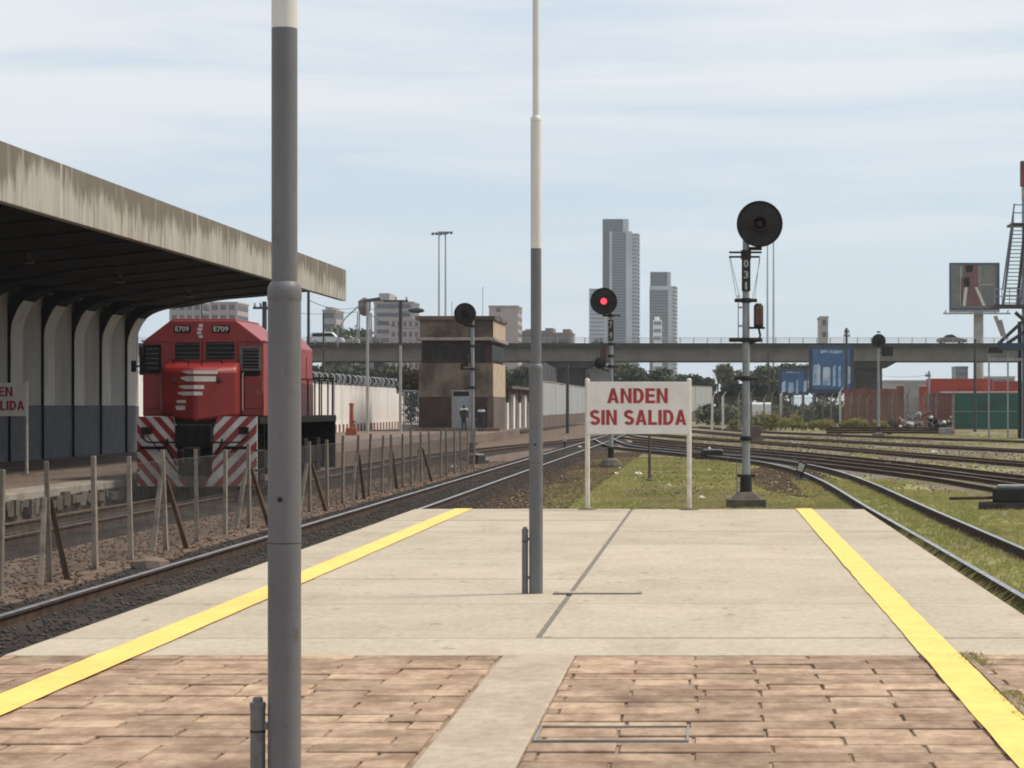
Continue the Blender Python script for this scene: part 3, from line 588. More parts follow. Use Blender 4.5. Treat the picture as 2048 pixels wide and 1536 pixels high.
# ================================================================== LAMP POSTS
def lamp_post(d, x, zc, label):
    t = thing('lamp_post', (x, d, 0), label, 'lamp post', 'tubular lamp posts down the middle of the platform')
    MB().rod((0,0,-.05), (0,0,zc-.03), .0585, n=32).build('lower_tube', MT['pole'], t, smooth=True)
    MB().lathe([(.0585,-.04),(.0605,-.03),(.0605,.0),(.058,.012),(.050,.026),(.0455,.03)], (0,0,zc), n=32).build('collar', MT['pole'], t, smooth=True)
    MB().rod((0,0,zc), (0,0,2.94), .0455, n=32).build('middle_tube', MT['pole'], t, smooth=True)
    MB().rod((0,0,2.94), (0,0,4.05), .0455, n=32).build('white_tube', MT['polewhite'], t, smooth=True)
    MB().lathe([(.0455,-.03),(.047,-.025),(.047,0),(.03,.025)], (0,0,4.05), n=24).build('upper_collar', MT['polewhite'], t, smooth=True)
    MB().rod((0,0,4.05), (0,0,7.2), .029, n=24).build('top_tube', MT['polewhite'], t, smooth=True)
    c = MB().rod((-.093,-.01,-.05), (-.093,-.01,.53), .0265, n=20).build('conduit', MT['pole'], t, smooth=True)
    MB().lathe([(.0275,0),(.0285,.004),(.0285,.02),(.018,.024),(.018,.036),(.014,.04)], (-.093,-.01,.525), n=18).build('conduit_cap', MT['pole'], c, smooth=True)
    MB().rod((-.093,-.01,.44), (-.093,-.01,.448), .0278, n=18).build('clamp_ring', MT['sigblack'], c)
    MB().box(-.095, -.04, -.02, .0, .45, .475).build('bracket', MT['pole'], c)
    MB().box(-.095, -.04, -.02, .0, .12, .145).build('bracket', MT['pole'], c)
    MB().lathe([(.010,0),(.010,-.004),(.006,-.006)], (-.005,-.0575,1.268), axis='y', n=12).build('bolt', MT['sigblack'], t)
    MB().lathe([(.0588,0),(.0591,.001),(.0588,.003)], (0,0,1.11), n=32).build('weld_seam', MT['sigblack'], t)
    return t
lamp_post(8.0, X(569, 8.), 2.01, 'thick grey lamp post in the foreground, white above, nearest the camera')
lamp_post(19.2, X(1072, 19.2), 1.925, 'slimmer grey and white lamp post standing farther along the platform')

# ================================================================== SIGNALS
def signal(loc, label, hz, hx, dia, mr=.09, lit=False, number=None, base='block', arms=(), marker=None, socket=True, flip=1):
    t = thing('railway_signal', loc, label, 'signal', 'colour-light target signals of the yard')
    top = hz
    mast = MB().rod((0,0,.2), (0,0,top-.1), mr, mr*.8, n=16).build('mast', MT['siggrey'], t, smooth=True)
    if base == 'block':
        MB().box(-.43,.43,-.4,.4,-.05,.19).add([(-.33*a,-.3*b,.19) if k < 4 else (-.17*a,-.17*b,.34) for k,(a,b) in enumerate(((1,1),(-1,1),(-1,-1),(1,-1))*2)], [(0,1,5,4),(1,2,6,5),(2,3,7,6),(3,0,4,7),(4,5,6,7)]).build('footing', MT['conc_dark'], t, bevel=.02)
        MB().rod((0,0,.3), (0,0,.72), .135, .125, n=16).build('socket', MT['sigblack'], t, smooth=True)
        MB().box(-.2,.2,-.03,.03,.66,.72).build('socket_clamp', MT['sigblack'], t)
    else:
        MB().lathe([(.44,-.05),(.42,.1),(.3,.28),(.16,.36)], n=14).build('footing', MT['conc_dark'], t)
        MB().rod((0,0,.3), (0,0,.75), .12, n=14).build('socket', MT['sigblack'], t, smooth=True)
    r = dia/2
    head = MB().lathe([(r*.98,.06),(r,.05),(r,-.05),(r*.985,-.055),(r*.93,-.02),(r*.90,-.005),(.2,-.012),(.2,-.015)], (hx,-.16,hz), axis='y', n=48).build('target_disc', MT['sigblack'], t, smooth=True)
    MB().lathe([(.17,.15),(.17,-.05),(.165,-.22),(.145,-.22),(.145,-.05)], (hx,-.16,hz), axis='y', n=24).build('lens_hood', MT['sigblack'], head, smooth=True)
    MB().lathe([(.14,-.03),(.10,-.06),(.05,-.075)], (hx,-.16,hz), axis='y', n=20).build('lens', MT['redlit'] if lit else MT['reddark'], head, smooth=True)
    MB().lathe([(.19,0),(.20,.05),(.20,.32),(.13,.4)], (hx,-.14,hz), axis='y', n=20).build('lamp_housing', MT['sigblack'], head, smooth=True)
    MB().rod((0,0,top-.4), (hx*.8,-.02,hz-.25), .05, n=10).box(min(0,hx)-.05, max(0,hx)+.05, -.05, .04, hz-r*1.12, hz-r*.98).build('head_bracket', MT['sigblack'], t)
    for z_, a0, a1, th in arms:
        MB().rod((a0,-.04,z_), (a1,-.04,z_), th, n=8).lathe([(mr*1.25,-.05),(mr*1.25,.05)], (0,0,z_), n=14).build('cross_arm', MT['sigblack'], t)
    if number:
        z0, z1 = number[1]
        pl = MB().box(-.095,.095,-mr-.035,-mr-.012, z0, z1).build('number_plate', MT['sigblack'], t, bevel=.005)
        hh = (z1-z0)/len(number[0])
        for k, ch in enumerate(number[0]):
            text_into(MB(), ch, .10 if ch != '1' else .045, hh*.68, (0,-mr-.037, z1-hh*(k+.5)), bold=.02).build('digit', MT['white'], pl)
    if marker:
        mx_, z0, z1 = marker
        q = MB().lathe([(.1,0),(.105,.02),(.105,z1-z0-.06),(.06,z1-z0)], (mx_,-.05,z0), n=14).build('marker_light', MT['sigblack'], t, smooth=True)
        MB().box(mx_-.07, mx_+.07, -.165, -.13, z0+.04, z1-.07).build('marker_lens', MT['amber'], q, bevel=.015)
        MB().tube([(mx_,-.03,z0), (mx_+.04,-.03,z0-.2), (mx_-.02,-.03,z0-.3), (mx_*.3,0,z0-.36)], .025).build('cable', MT['sigblack'], q)
        MB().rod((0,-.03,z0-.02), (mx_+.14,-.03,z0-.02), .025, n=6).build('marker_bracket', MT['sigblack'], q)
    return t
g = GZ-.0
s1 = signal((X(1492,49.), 49., g), 'tall unlit signal with round black target behind the platform end, number 031', Z(449,49)-g, X(1519,49)-X(1492,49), 1.0,
   number=('031', (Z(583,49)-g, Z(517,49)-g)), arms=((Z(505,49)-g,-.37,.34,.022),(Z(514,49)-g,-.37,.30,.022),(Z(601,49)-g,-.25,.24,.04),(Z(680,49)-g,-.37,.35,.045),(Z(757,49)-g,-.26,.26,.035),(Z(877,49)-g,-.14,.13,.02)), marker=(X(1517,49)-X(1492,49), Z(654,49)-g, Z(607,49)-g))
b = MB()
for a, c in ((-.36,-.2),(-.34,-.13),(.31,.14),(.29,.19)): b.rod((a,-.04,Z(516,49)-g), (c,-.04,Z(598,49)-g), .007, n=5)
b.rod((-.17,-.04,Z(590,49)-g), (-.17,-.04,Z(680,49)-g), .012, n=5); b.rod((-.2,-.04,.1), (-.2,-.04,1.0), .012, n=5)
b.box(-.17,0,-.05,-.02,Z(615,49)-g-.02,Z(615,49)-g+.02).box(-.17,0,-.05,-.02,Z(652,49)-g-.02,Z(652,49)-g+.02)
b.build('stay_wires', MT['siggrey'], s1)
s2 = signal((X(1222,80.), 80., g), 'signal showing a red light, behind the white platform sign', Z(603,80)-g, X(1208,80)-X(1222,80), .96, mr=.085, lit=True, base='dome',
   number=('79', (Z(682,80)-g, Z(640,80)-g)), arms=((Z(631,80)-g,-.1,.34,.03),(Z(688,80)-g,-.17,.17,.035),(Z(733,80)-g,-.33,.27,.03),(Z(712,80)-g,-.15,.12,.02)), marker=(-.28, Z(722,80)-g, Z(690,80)-g))
MB().lathe([(.05,-.1),(.2,-.04),(.22,.1),(.12,.2)], (-.38,-.15,Z(726,80)-g), axis='y', n=16).build('route_lamp', MT['sigblack'], s2, smooth=True)
s3 = signal((X(945,90.), 90., g), 'dark signal beside the fence end, in front of the signal tower', Z(628,90)-g, X(931,90)-X(945,90), .88, mr=.085,
   arms=((Z(652,90)-g,0,.36,.03),(Z(738,90)-g,-.42,.28,.03),(Z(775,90)-g,-.25,.1,.03),(Z(692,90)-g,-.12,.12,.025)))
MB().box(-.36,-.16,-.12,.1,Z(733,90)-g,Z(708,90)-g).box(-.48,-.36,-.1,.08,Z(739,90)-g,Z(727,90)-g).build('relay_box', MT['sigblack'], s3, bevel=.02)
s4 = signal((X(1757,160.), 160., g), 'distant signal with dark round target before the viaduct pier', Z(682,160)-g, 0., 1.0, mr=.11, arms=((Z(664,160)-g,-.03,.03,.03),))
MB().box(.25,1.05,.1,.5,Z(712,160)-g,Z(692,160)-g).rod((0,0,Z(705,160)-g),(.4,.3,Z(705,160)-g),.06,n=6).build('relay_box', MT['sigblack'], s4, bevel=.04)

# small post standing in the grass behind the sign
pst = thing('marker_post', (X(1299, 66), 66., GZ), 'thin brown iron post in the grass seen between the sign posts', 'post')
MB().rod((0,0,-.05), (0,0,1.62), .045, .04, n=8).build('stake', MT['conc_dark'], pst); MB().lathe([(.14,-.02),(.12,.05),(.06,.08)], n=9).build('foot', MT['conc_dark'], pst)

# ================================================================== LOCOMOTIVE
LO = thing('locomotive', (-11.59, 51.7, RT), 'red diesel locomotive with white chevrons, number E709, at the left platform', 'locomotive')
def lb(mb, name, m, parent=LO, **k): return mb.build(name, MT[m], parent, **k)
CAB = [(-1.39,1.80),(1.39,1.80),(1.39,3.52),(.75,4.01),(-.75,4.01),(-1.39,3.52)]
body = lb(MB().prism(CAB, 0, 2.7), 'cab', 'red', bevel=.03)
HOOD = [(-.88,1.8),(.88,1.8),(.88,3.55),(.62,3.84),(-.62,3.84),(-.88,3.55)]
hood = lb(MB().prism(HOOD, 2.68, 9.3), 'hood', 'red', bevel=.025)
lb(MB().box(-.90,.90,2.72,9.32,1.78,2.62), 'hood_base', 'red2')
for k in range(7):
    for s in (-1, 1): lb(MB().box(s*.885-.012, s*.885+.012, 2.95+k*.9, 3.65+k*.9, 2.75, 3.35), 'hood_door', 'red', parent=hood, bevel=.01)
for k in range(3): lb(MB().lathe([(.3,0),(.3,.1),(.24,.13)], (0, 4+k*1.9, 3.84), n=18), 'roof_fan', 'lblack', parent=hood)
lb(MB().box(-.12,.12,6.3,6.7,3.8,4.05), 'exhaust', 'lblack', parent=hood)
lb(MB().box(-.74,.74,.06,2.75,4.0,4.05), 'roof_hatch', 'red', parent=body, bevel=.02)
# raised cab roof gutters
for s in (-1, 1): lb(MB().rod((s*1.40,-.01,3.53),(s*1.40,2.72,3.53),.025,n=6), 'gutter', 'red', parent=body)
# nose: chevron plan, sloping top
nb = MB()
plan = [(-.88,-.02),(-.88,-.42),(0,-.95),(.88,-.42),(.88,-.02)]
zt = [3.06,2.93,2.90,2.93,3.06]; zb = [1.80,1.80,1.66,1.80,1.80]
lowp = [(-.88,-.02),(-.88,-.36),(0,-.86),(.88,-.36),(.88,-.02)]
mid = [(p[0],p[1],2.80) for p in plan]; top = [(p[0]*(1 if k in (0,4) else .97), p[1]*(1 if k in (0,4) else .90), zt[k]) for k, p in enumerate(plan)]
bot = [(p[0],p[1],zb[k]) for k, p in enumerate(lowp)]
vs = bot+mid+top; fs = [(i,i+1,i+6,i+5) for i in range(4)]+[(5+i,6+i,11+i,10+i) for i in range(4)]+[(10,11,12),(10,12,14),(12,13,14),(0,4,2),(0,2,1),(2,4,3)]
nb.add(vs, fs); nose = lb(nb, 'nose', 'red', bevel=.075)
# logo: slanted speed bars, wrapping the two facets of the nose
def facet(u, z, out=.006):            # u = lateral position, on the chevron surface
    k = (z-1.7)/1.1; yf = -.95+abs(u)/.88*.53; yl = -.86+abs(u)/.88*.50; yy = yl+(yf-yl)*min(1, max(0, k)); return (u, yy-out, z)
rowsz = [(741,748,362,430,14),(752,763,358,427,14),(770,778,353,406,12),(783,791,350,403,12),(800,806,347,370,3),(811,820,345,368,3)]
sc = 88.3
for (y0,y1,xa,xb,tp) in rowsz:
    z0 = 2.05-(y1-811)/sc; z1 = 2.05-(y0-811)/sc; u0 = (xa-388.5)/sc; u1 = (xb-388.5)/sc*1.02; mb = MB(); 
    segs = [u0, u0+tp/sc, *( [0.] if u0 < -.02 and u1 > .02 else []), u1-.01, u1]
    segs = sorted(set(round(q, 4) for q in segs)); vs = []; zm = (z0+z1)/2
    for q in segs:
        f = min(1, (q-u0)/(tp/sc+1e-6)); hz = (z1-z0)/2*(.25+.75*f); sh = (z1-zm)*.35*(1-f)
        vs += [facet(q, zm-hz+sh), facet(q, zm+hz*.9+sh)]
    mb.add(vs, [(2*i,2*i+1,2*i+3,2*i+2) for i in range(len(segs)-1)]); lb(mb, 'logo_bar', 'lwhite', parent=nose)
for u in (-.52, .50): lb(MB().lathe([(.07,0),(.075,-.03),(.05,-.04)], facet(u, 2.62, .0), axis='y', n=14), 'headlight', 'red2', parent=nose, smooth=True)
# windows with protective bars
def grille(x0, x1, z0, z1, nbar, y=0., frame='red', th=.008):
    fr = lb(MB().box(x0-.05,x1+.05,y-.05,y-.002,z0-.05,z0).box(x0-.05,x1+.05,y-.05,y-.002,z1,z1+.05).box(x0-.05,x0,y-.05,y-.002,z0,z1).box(x1,x1+.05,y-.05,y-.002,z0,z1), 'window', frame, parent=LO)
    lb(MB().box(x0,x1,y-.015,y-.003,z0,z1), 'pane', 'glass', parent=fr)
    for k in range(nbar):
        z_ = z0+(k+.6)/nbar*(z1-z0); lb(MB().box(x0,x1,y-.048,y-.034,z_-th,z_+th), 'grille_bar', 'steel', parent=fr)
    return fr
cxp = 407; q = lambda px: (px-cxp)/87.; zz = lambda py: 2.05-(py-811)/87.
grille(q(351), q(401), zz(719), zz(685), 4, th=.005); grille(q(413), q(471), zz(719), zz(684), 4, th=.005)
grille(q(486), q(519), zz(737), zz(697), 6, frame='steel'); grille(q(293), q(319), zz(742), zz(694), 5, frame='lblack')
lb(MB().box(-1.44,-1.36,-.12,.5,2.75,3.4), 'side_mirror', 'lblack', bevel=.02)
lb(MB().rod((-1.4,-.05,2.95),(-1.55,-.1,2.95),.02,n=6).box(-1.62,-1.52,-.13,-.07,2.82,3.08), 'mirror', 'lblack')
lb(MB().lathe([(.25,0),(.25,-.012)], ((500-407)/87, -.012, zz(742)), axis='y', n=20), 'vent_disc', 'lblack')
# number boards
for a, c in ((350,382),(426,461)):
    nbp = lb(MB().box(q(a),q(c),-.045,-.003,zz(665),zz(651)), 'number_board', 'lblack', bevel=.005)
    text_into(MB(), 'E709', (q(c)-q(a))*.84, .115, ((q(a)+q(c))/2,-.047,zz(658)), bold=.015).build('number', MT['lwhite'], nbp)
# twin headlights between them, drawn as flat white marks
eb = MB()
for k, (a, c) in enumerate(((-.02,.055),(-.05,.045),(-.055,.02),(-.02,.05))):
    z_ = zz(649)-k*.085; eb.add([(q(401)+a-.02,-.008,z_),(q(401)+c,-.008,z_+.02),(q(401)+c+.02,-.008,z_-.045),(q(401)+a,-.008,z_-.06)], [(0,1,2,3)])
lb(eb, 'headlight_marks', 'lwhite', parent=body)
# side doors/panels either side of nose, sill, walkway
lb(MB().box(.95,1.36,-.03,-.002,1.98,2.72), 'end_door', 'red', parent=body, bevel=.012)
lb(MB().box(-1.36,-.95,-.03,-.002,1.98,2.72), 'end_door', 'red', parent=body, bevel=.012)
lb(MB().box(1.25,1.28,-.06,-.03,2.3,2.42), 'door_handle', 'steel')
lb(MB().box(-1.38,1.38,-.35,10.2,1.62,1.79), 'walkway', 'lblack', bevel=.015)
lb(MB().box(1.392,1.40,-.02,.12,1.82,2.35), 'corner_strip', 'orange')
for s in (-1, 1):                       # grab irons, seams and lamps on the cab front
    lb(MB().tube([(s*.93,-.02,1.9),(s*.93,-.10,1.95),(s*.93,-.10,2.75),(s*.93,-.02,2.8)], .014), 'grab_iron', 'lwhite')
    lb(MB().tube([(s*.55,-.80+.3,3.0),(s*.55,-.62,3.08),(s*.15,-.84,3.06),(s*.15,-.8,2.95)], .013), 'nose_handrail', 'lblack', parent=nose)
    lb(MB().box(s*1.02-.006,s*1.02+.006,-.012,-.004,2.8,3.6), 'panel_seam', 'red2', parent=body)
    lb(MB().box(s*1.1-.10,s*1.1+.10,-.86,-.74,1.40,1.56), 'ditch_light', 'lblack')
lb(MB().box(-1.38,1.38,-.010,-.003,3.50,3.515), 'panel_seam', 'red2', parent=body)
# pilot with chevrons
def clip(poly, a, b, c):              # keep a*x+b*z<=c
    o = []
    for i in range(len(poly)):
        p, q_ = poly[i], poly[(i+1) % len(poly)]; dp = a*p[0]+b*p[1]-c; dq = a*q_[0]+b*q_[1]-c
        if dp <= 0: o.append(p)
        if dp*dq < 0: t_ = dp/(dp-dq); o.append((p[0]+t_*(q_[0]-p[0]), p[1]+t_*(q_[1]-p[1])))
    return o
WING = [(-1.36,1.80),(-.50,1.80),(-.42,1.5),(-.38,.50),(-.22,.36),(-.20,.22),(-1.36,.22)]
for s in (1, -1):
    def P3(p, o_): return (s*p[0], -.80+.22*abs(p[0]+.3)-.04-o_, p[1])
    mb = MB(); n = len(WING); mb.add([P3(p,0) for p in WING]+[P3(p,-.05) for p in WING], [tuple(range(n))]+[tuple(range(2*n-1,n-1,-1))]+[(i,(i+1)%n,n+(i+1)%n,n+i) for i in range(n)])
    wing = lb(mb, 'pilot_wing', 'lwhite')
    per = .375
    for k in range(-2, 9):
        c0 = .10+k*per; c1 = c0+per*.52                    # stripe: c0 < z + x*1.08 + 1.47 < c1
        pl = clip(clip(WING, 1.08, 1, c1-1.25), -1.08, -1, -(c0-1.25))
        if len(pl) >= 3: lb(MB().add([P3(p,.005) for p in pl], [tuple(range(len(pl)))]), 'red_chevron', 'red', parent=wing)
lb(MB().box(-.42,.40,-.98,-.5,1.1,1.62), 'draft_gear', 'lblack', bevel=.03)
lb(MB().box(-.16,.16,-1.25,-.5,.72,1.12).box(-.2,.2,-1.4,-1.2,.70,1.1).box(-.22,-.1,-1.55,-1.38,.74,1.06), 'coupler', 'lblack', bevel=.03)
lb(MB().box(-.42,.42,-.80,-.72,.46,1.7), 'coupler_plate', 'lblack')
lb(MB().box(-.24,.24,-.82,-.74,.20,.46), 'toe_plate', 'conc_dark')
for s in (-1, 1):
    lb(MB().tube([(s*.62,-.84,1.28),(s*.60,-.98,1.1),(s*.45,-1.0,.85),(s*.38,-.95,.7)], .03), 'air_hose', 'lblack')
    lb(MB().tube([(s*.35,-.98,1.22),(s*1.05,-.92,1.22),(s*1.22,-.86,1.35)], .02), 'uncoupling_bar', 'lblack')
    lb(MB().box(s*.95-.28,s*.95+.28,-.92,-.80,1.06,1.13), 'step', 'lblack')
    lb(MB().box(s*1.25-.12,s*1.25+.12,-.62,.25,.55,.60).box(s*1.25-.12,s*1.25+.12,-.62,.25,1.0,1.05).box(s*1.25-.12,s*1.25+.12,.2,.25,.5,1.65), 'corner_steps', 'lblack')
    for y0, y1 in ((.6, 3.6), (6.3, 9.3)):
        bg_ = lb(MB().box(s*1.05-.08,s*1.05+.08,y0,y1,.55,.95).box(s*1.05-.1,s*1.05+.1,y0+.3,y0+.8,.3,1.2).box(s*1.05-.1,s*1.05+.1,y1-.8,y1-.3,.3,1.2), 'bogie_frame', 'lblack', bevel=.02)
        for yw in (y0+.5, (y0+y1)/2, y1-.5): lb(MB().lathe([(.46,-.06),(.46,.05),(.50,.06),(.50,.09)], (s*.62, yw, .47), axis='x', n=24), 'wheel', 'lblack', parent=bg_)
    # hand rails along the walkway
    for k in range(8): lb(MB().rod((s*1.33,3.0+k*1.02,1.78),(s*1.33,3.0+k*1.02,2.72),.022,n=6), 'handrail_post', 'lwhite' if k == 7 else 'lblack')
    lb(MB().rod((s*1.33,3.0,2.72),(s*1.33,10.15,2.72),.02,n=6), 'handrail', 'lblack')
lb(MB().box(-1.15,1.15,3.9,6.0,.35,1.55), 'fuel_tank', 'lblack', bevel=.06)
lb(MB().box(-1.36,1.36,10.1,10.2,.35,1.64), 'rear_pilot', 'lblack')
for k in range(4): lb(MB().rod((.2+k*.36,10.15,1.78),(.2+k*.36,10.15,2.8),.025,n=6), 'end_rail_post', 'lblack')
lb(MB().rod((-.9,10.15,2.8),(1.33,10.15,2.8),.025,n=6), 'end_rail', 'lblack')
lb(MB().rod((-.3,1.2,4.0),(-.3,1.2,4.75),.012,n=5), 'aerial', 'lblack')

# ================================================================== WIRE FENCE between the tracks
FX = -8.3
MT['brace'] = mat('brace_wood', (.085,.055,.042), (.13,.09,.068), .9, 5, (1,1,.3), spec=.1)
fen = thing('wire_fence', (FX, 26.2, GZ), 'low wire fence of leaning concrete posts between the left track and the locomotive', 'fence')
pm = MB().add([(-.036,-.036,-.1),(.036,-.036,-.1),(.036,.036,-.1),(-.036,.036,-.1),(-.029,-.029,1.5),(.029,-.029,1.5),(.029,.029,1.5),(-.029,.029,1.5)], [(0,1,5,4),(1,2,6,5),(2,3,7,6),(3,0,4,7),(4,5,6,7)]).build('post', MT['post'], fen, bevel=.008)
bm_ = None
for k in range(-1, 26):
    yy = 28.3-26.2+2.066*k+random.uniform(-.12,.12)
    o = pm if k == -1 else link('post', pm.data, fen, bevel=.008)
    o.location = (random.uniform(-.04,.04), yy, random.uniform(-.06,.04)); o.rotation_euler = (random.uniform(-.03,.03), random.uniform(-.035,.035), random.uniform(-.3,.3))
    if k % 3 == 0 and k < 19:
        for s in (-1, 1):
            xb = -.10 if s < 0 else .20; yb = -.35 if s < 0 else .45
            MB().add([(xb-.04,yb-.04,-.06),(xb+.04,yb-.04,-.06),(xb+.04,yb+.04,-.06),(xb-.04,yb+.04,-.06),(s*.03-.03,s*.05-.03,1.04),(s*.03+.03,s*.05-.03,1.04),(s*.03+.03,s*.05+.03,1.04),(s*.03-.03,s*.05+.03,1.04)],
                     [(0,1,5,4),(1,2,6,5),(2,3,7,6),(3,0,4,7),(4,5,6,7)]).build('brace', MT['brace' if s > 0 else 'post'], o, bevel=.008)
wv = []; wf = []
def wire_q(p, q_, r_):
    n0 = len(wv); wv.extend([(p[0],p[1],p[2]-r_),(p[0],p[1],p[2]+r_),(q_[0],q_[1],q_[2]+r_),(q_[0],q_[1],q_[2]-r_)]); wf.append((n0,n0+1,n0+2,n0+3))
Lf = 27*2.066-1
wmb = MB()
for z_ in (.08, .7, 1.38): wmb.rod((0,0,z_), (0,Lf,z_), .0035, n=4)
for k in range(-18, int(Lf/.075)):
    for s in (1, -1):
        y0 = k*.075; a, c = (y0, y0+1.3)
        if a < 0 or c > Lf: continue
        p, q_ = ((0,a,.08),(0,c,1.38)) if s > 0 else ((0,a,1.38),(0,c,.08))
        wmb.rod(p, q_, .0014, n=3)
tag(wmb.build('wire_mesh', MT['wire'], fen, fix=False), kind='stuff')

# ================================================================== WHITE BOUNDARY WALL
WX = -23.6
bw = thing('boundary_wall', (WX, 86, -.1), 'long white panel wall topped with coiled razor wire above a striped kerb', 'wall')
pan = None
for k in range(65):
    yy = k*1.5
    if pan is None: pan = MB().box(-.08,.08,.012,1.488,.5,3.0).build('panel', MT['wallpanel'], bw, bevel=.012); o = pan
    else: o = link('panel', pan.data, bw, bevel=.012)
    o.location.y = yy; o.location.x = random.uniform(-.012,.012)
    for h, mm in ((0, 'kerbred'), (1, 'wallpanel')):
        MB().box(-.15,.16,yy+h*.75,yy+h*.75+.74,-.02,.5).build('kerb_stone', MT[mm], bw)
    if k % 3 == 0: MB().rod((0,yy,2.9),(0,yy,3.75),.03,n=6).build('wire_post', MT['steel'], bw)
cm = MB()
for ph, rr_, dx in ((0., .36, 0.), (2.1, .32, .1)):
    pts = [(dx+rr_*math.cos(k*.5+ph)*(1+.15*math.sin(k*.37)), k*97/560., 3.36+rr_*math.sin(k*.5+ph)) for k in range(561)]
    for p, q_ in zip(pts[:-1], pts[1:]): cm.rod(p, q_, .022, n=3)
tag(cm.build('razor_wire', MT['chrome'], bw, fix=False), kind='stuff')

# red-orange stand pipe in front of the wall
st = thing('hydrant_post', (X(703,128), 128., -.1), 'orange-red standpipe on a square base in front of the white wall', 'standpipe')
MB().box(-.3,.3,-.25,.25,-.02,.42).build('base', MT['orange'], st, bevel=.03); MB().rod((0,0,.4),(0,0,1.78),.13,.11,n=12).lathe([(.15,1.72),(.15,1.8),(.08,1.86)], n=12).build('pipe', MT['orange'], st, smooth=True); MB().rod((0,0,.9),(.25,-.1,.75),.06,n=8).build('spout', MT['orange'], st)

# gate beside the tower
gt = thing('barred_gate', (X(823,152), 152., -.1), 'blue-grey barred steel gate left of the signal tower', 'gate')
gw = 1.0
MB().box(-.55,-.47,-.05,.05,0,2.75).box(.47,.55,-.05,.05,0,2.75).box(-.47,.47,-.04,.04,2.65,2.75).box(-.47,.47,-.04,.04,.5,.6).build('gate_frame', MT['greywall'], gt)
for k in range(7): MB().box(-.42+k*.13,-.36+k*.13,-.03,.03,.6,2.65).build('bar', MT['bluesteel'], gt)
for k in range(3): MB().box(-.6,.6,-.5-k*.3,-.2-k*.3,-.02,.42-k*.14).build('step', MT['towertrim'], gt)

# ================================================================== SIGNAL TOWER
MT['sunlitcream'] = mat('tower_sunlit_render', (.46,.37,.255), (.37,.29,.2), .9, 1.2, dirt=(.2,.15,.11), dscale=.8, damt=.5)  # cream made paler to stand in for sunlight on the right face
TD = 150.; tx0, tx1, tdp = X(838,TD), X(985,TD), 9.
tw = thing('signal_tower', ((tx0+tx1)/2, TD, -.1), 'old cream and brown signal tower with flat roof and dark window band', 'building')
hw = (tx1-tx0)/2; tz = lambda py: Z(py, TD)+.1
MB().box(-hw, hw, 0, tdp, 0, tz(785)).build('lower_wall', MT['towerbrown'], tw)
MB().box(-hw-.01, hw+.03, -.03, tdp, tz(785)-.3, tz(726)).build('middle_wall', MT['towercream'], tw, bevel=.01)
MB().box(-hw+.15, hw-.12, .15, tdp-.2, tz(726), tz(682)).build('window_band', MT['towerbrown'], tw)
npn = 7
for k in range(npn):
    a = -hw+.3+k*(2*hw-.6)/npn; bwd = (2*hw-.6)/npn-.12
    wn = MB().box(a, a+bwd, .08, .148, tz(722), tz(687)).build('window', MT['towerbrown'], tw); MB().box(a+.06, a+bwd-.06, .07, .09, tz(719), tz(690)).build('pane', MT['glass'], wn)
for k in range(8):
    a = .4+k*1.05; wn = MB().box(hw-.119, hw-.06, a, a+.9, tz(722), tz(687)).build('window', MT['towerbrown'], tw); MB().box(hw-.07, hw-.05, a+.06, a+.84, tz(719), tz(690)).build('pane', MT['glass'], wn)
MB().box(-hw-.18, hw+.2, -.45, tdp+.2, tz(681), tz(675)).build('ledge', MT['towertrim'], tw, bevel=.02)
MB().box(-hw+.05, hw-.02, .0, tdp, tz(675), tz(640)).build('parapet', MT['towercream'], tw)
MB().box(-hw-.22, hw+.16, -.3, tdp+.1, tz(640), tz(632)).build('cornice', MT['towercream'], tw, bevel=.02)
MB().box(hw-.1, hw+.35, -.25, tdp-1, tz(682)-.05, tz(680)-.02).build('side_ledge', MT['towertrim'], tw)
dx0, dx1 = X(907,TD)-(tx0+tx1)/2, X(938,TD)-(tx0+tx1)/2
fr = MB().box(dx0-.12,dx1+.12,-.06,.02,0,tz(780)).build('door_frame', MT['towertrim'], tw)
MB().box(dx0,dx1,-.09,-.05,.02,tz(793)).build('door', MT['doorgrey'], fr); MB().box(dx0,dx1,-.085,-.05,tz(792),tz(783)).build('fanlight', MT['glass'], fr)
MB().box(dx1-.25,dx1-.12,-.13,-.09,1.0,1.1).build('handle', MT['steel'], fr)
MB().box(-hw-.05,hw+.6,-1.2,0,-.02,.22).build('step', MT['farplat'], tw)
MB().box(X(975,TD)-(tx0+tx1)/2, hw+.05, -.05, .0, 0, tz(790)).build('pilaster', MT['brownwall'], tw)
MB().box(hw-.003,hw+.05,.2,tdp,0,tz(790)).build('side_base', MT['brownwall'], tw)
for k in (0,1): MB().rod((-.6+k*2.1,3,tz(632)),(-.6+k*2.1,3,tz(632)+1.1+k),.02,n=5).build('aerial', MT['steel'], tw)
for z0, z1 in ((tz(785)-.28, tz(726)-.02), (tz(674), tz(641))): MB().box(hw+.032, hw+.055, -.02, tdp-.05, z0, z1).build('sunlit_render', MT['sunlitcream'], tw)
MB().rod((.5,-.3,tz(726)-1.0),(.5,-.05,tz(726)-1.0),.02,n=5).build('bracket', MT['steel'], tw)

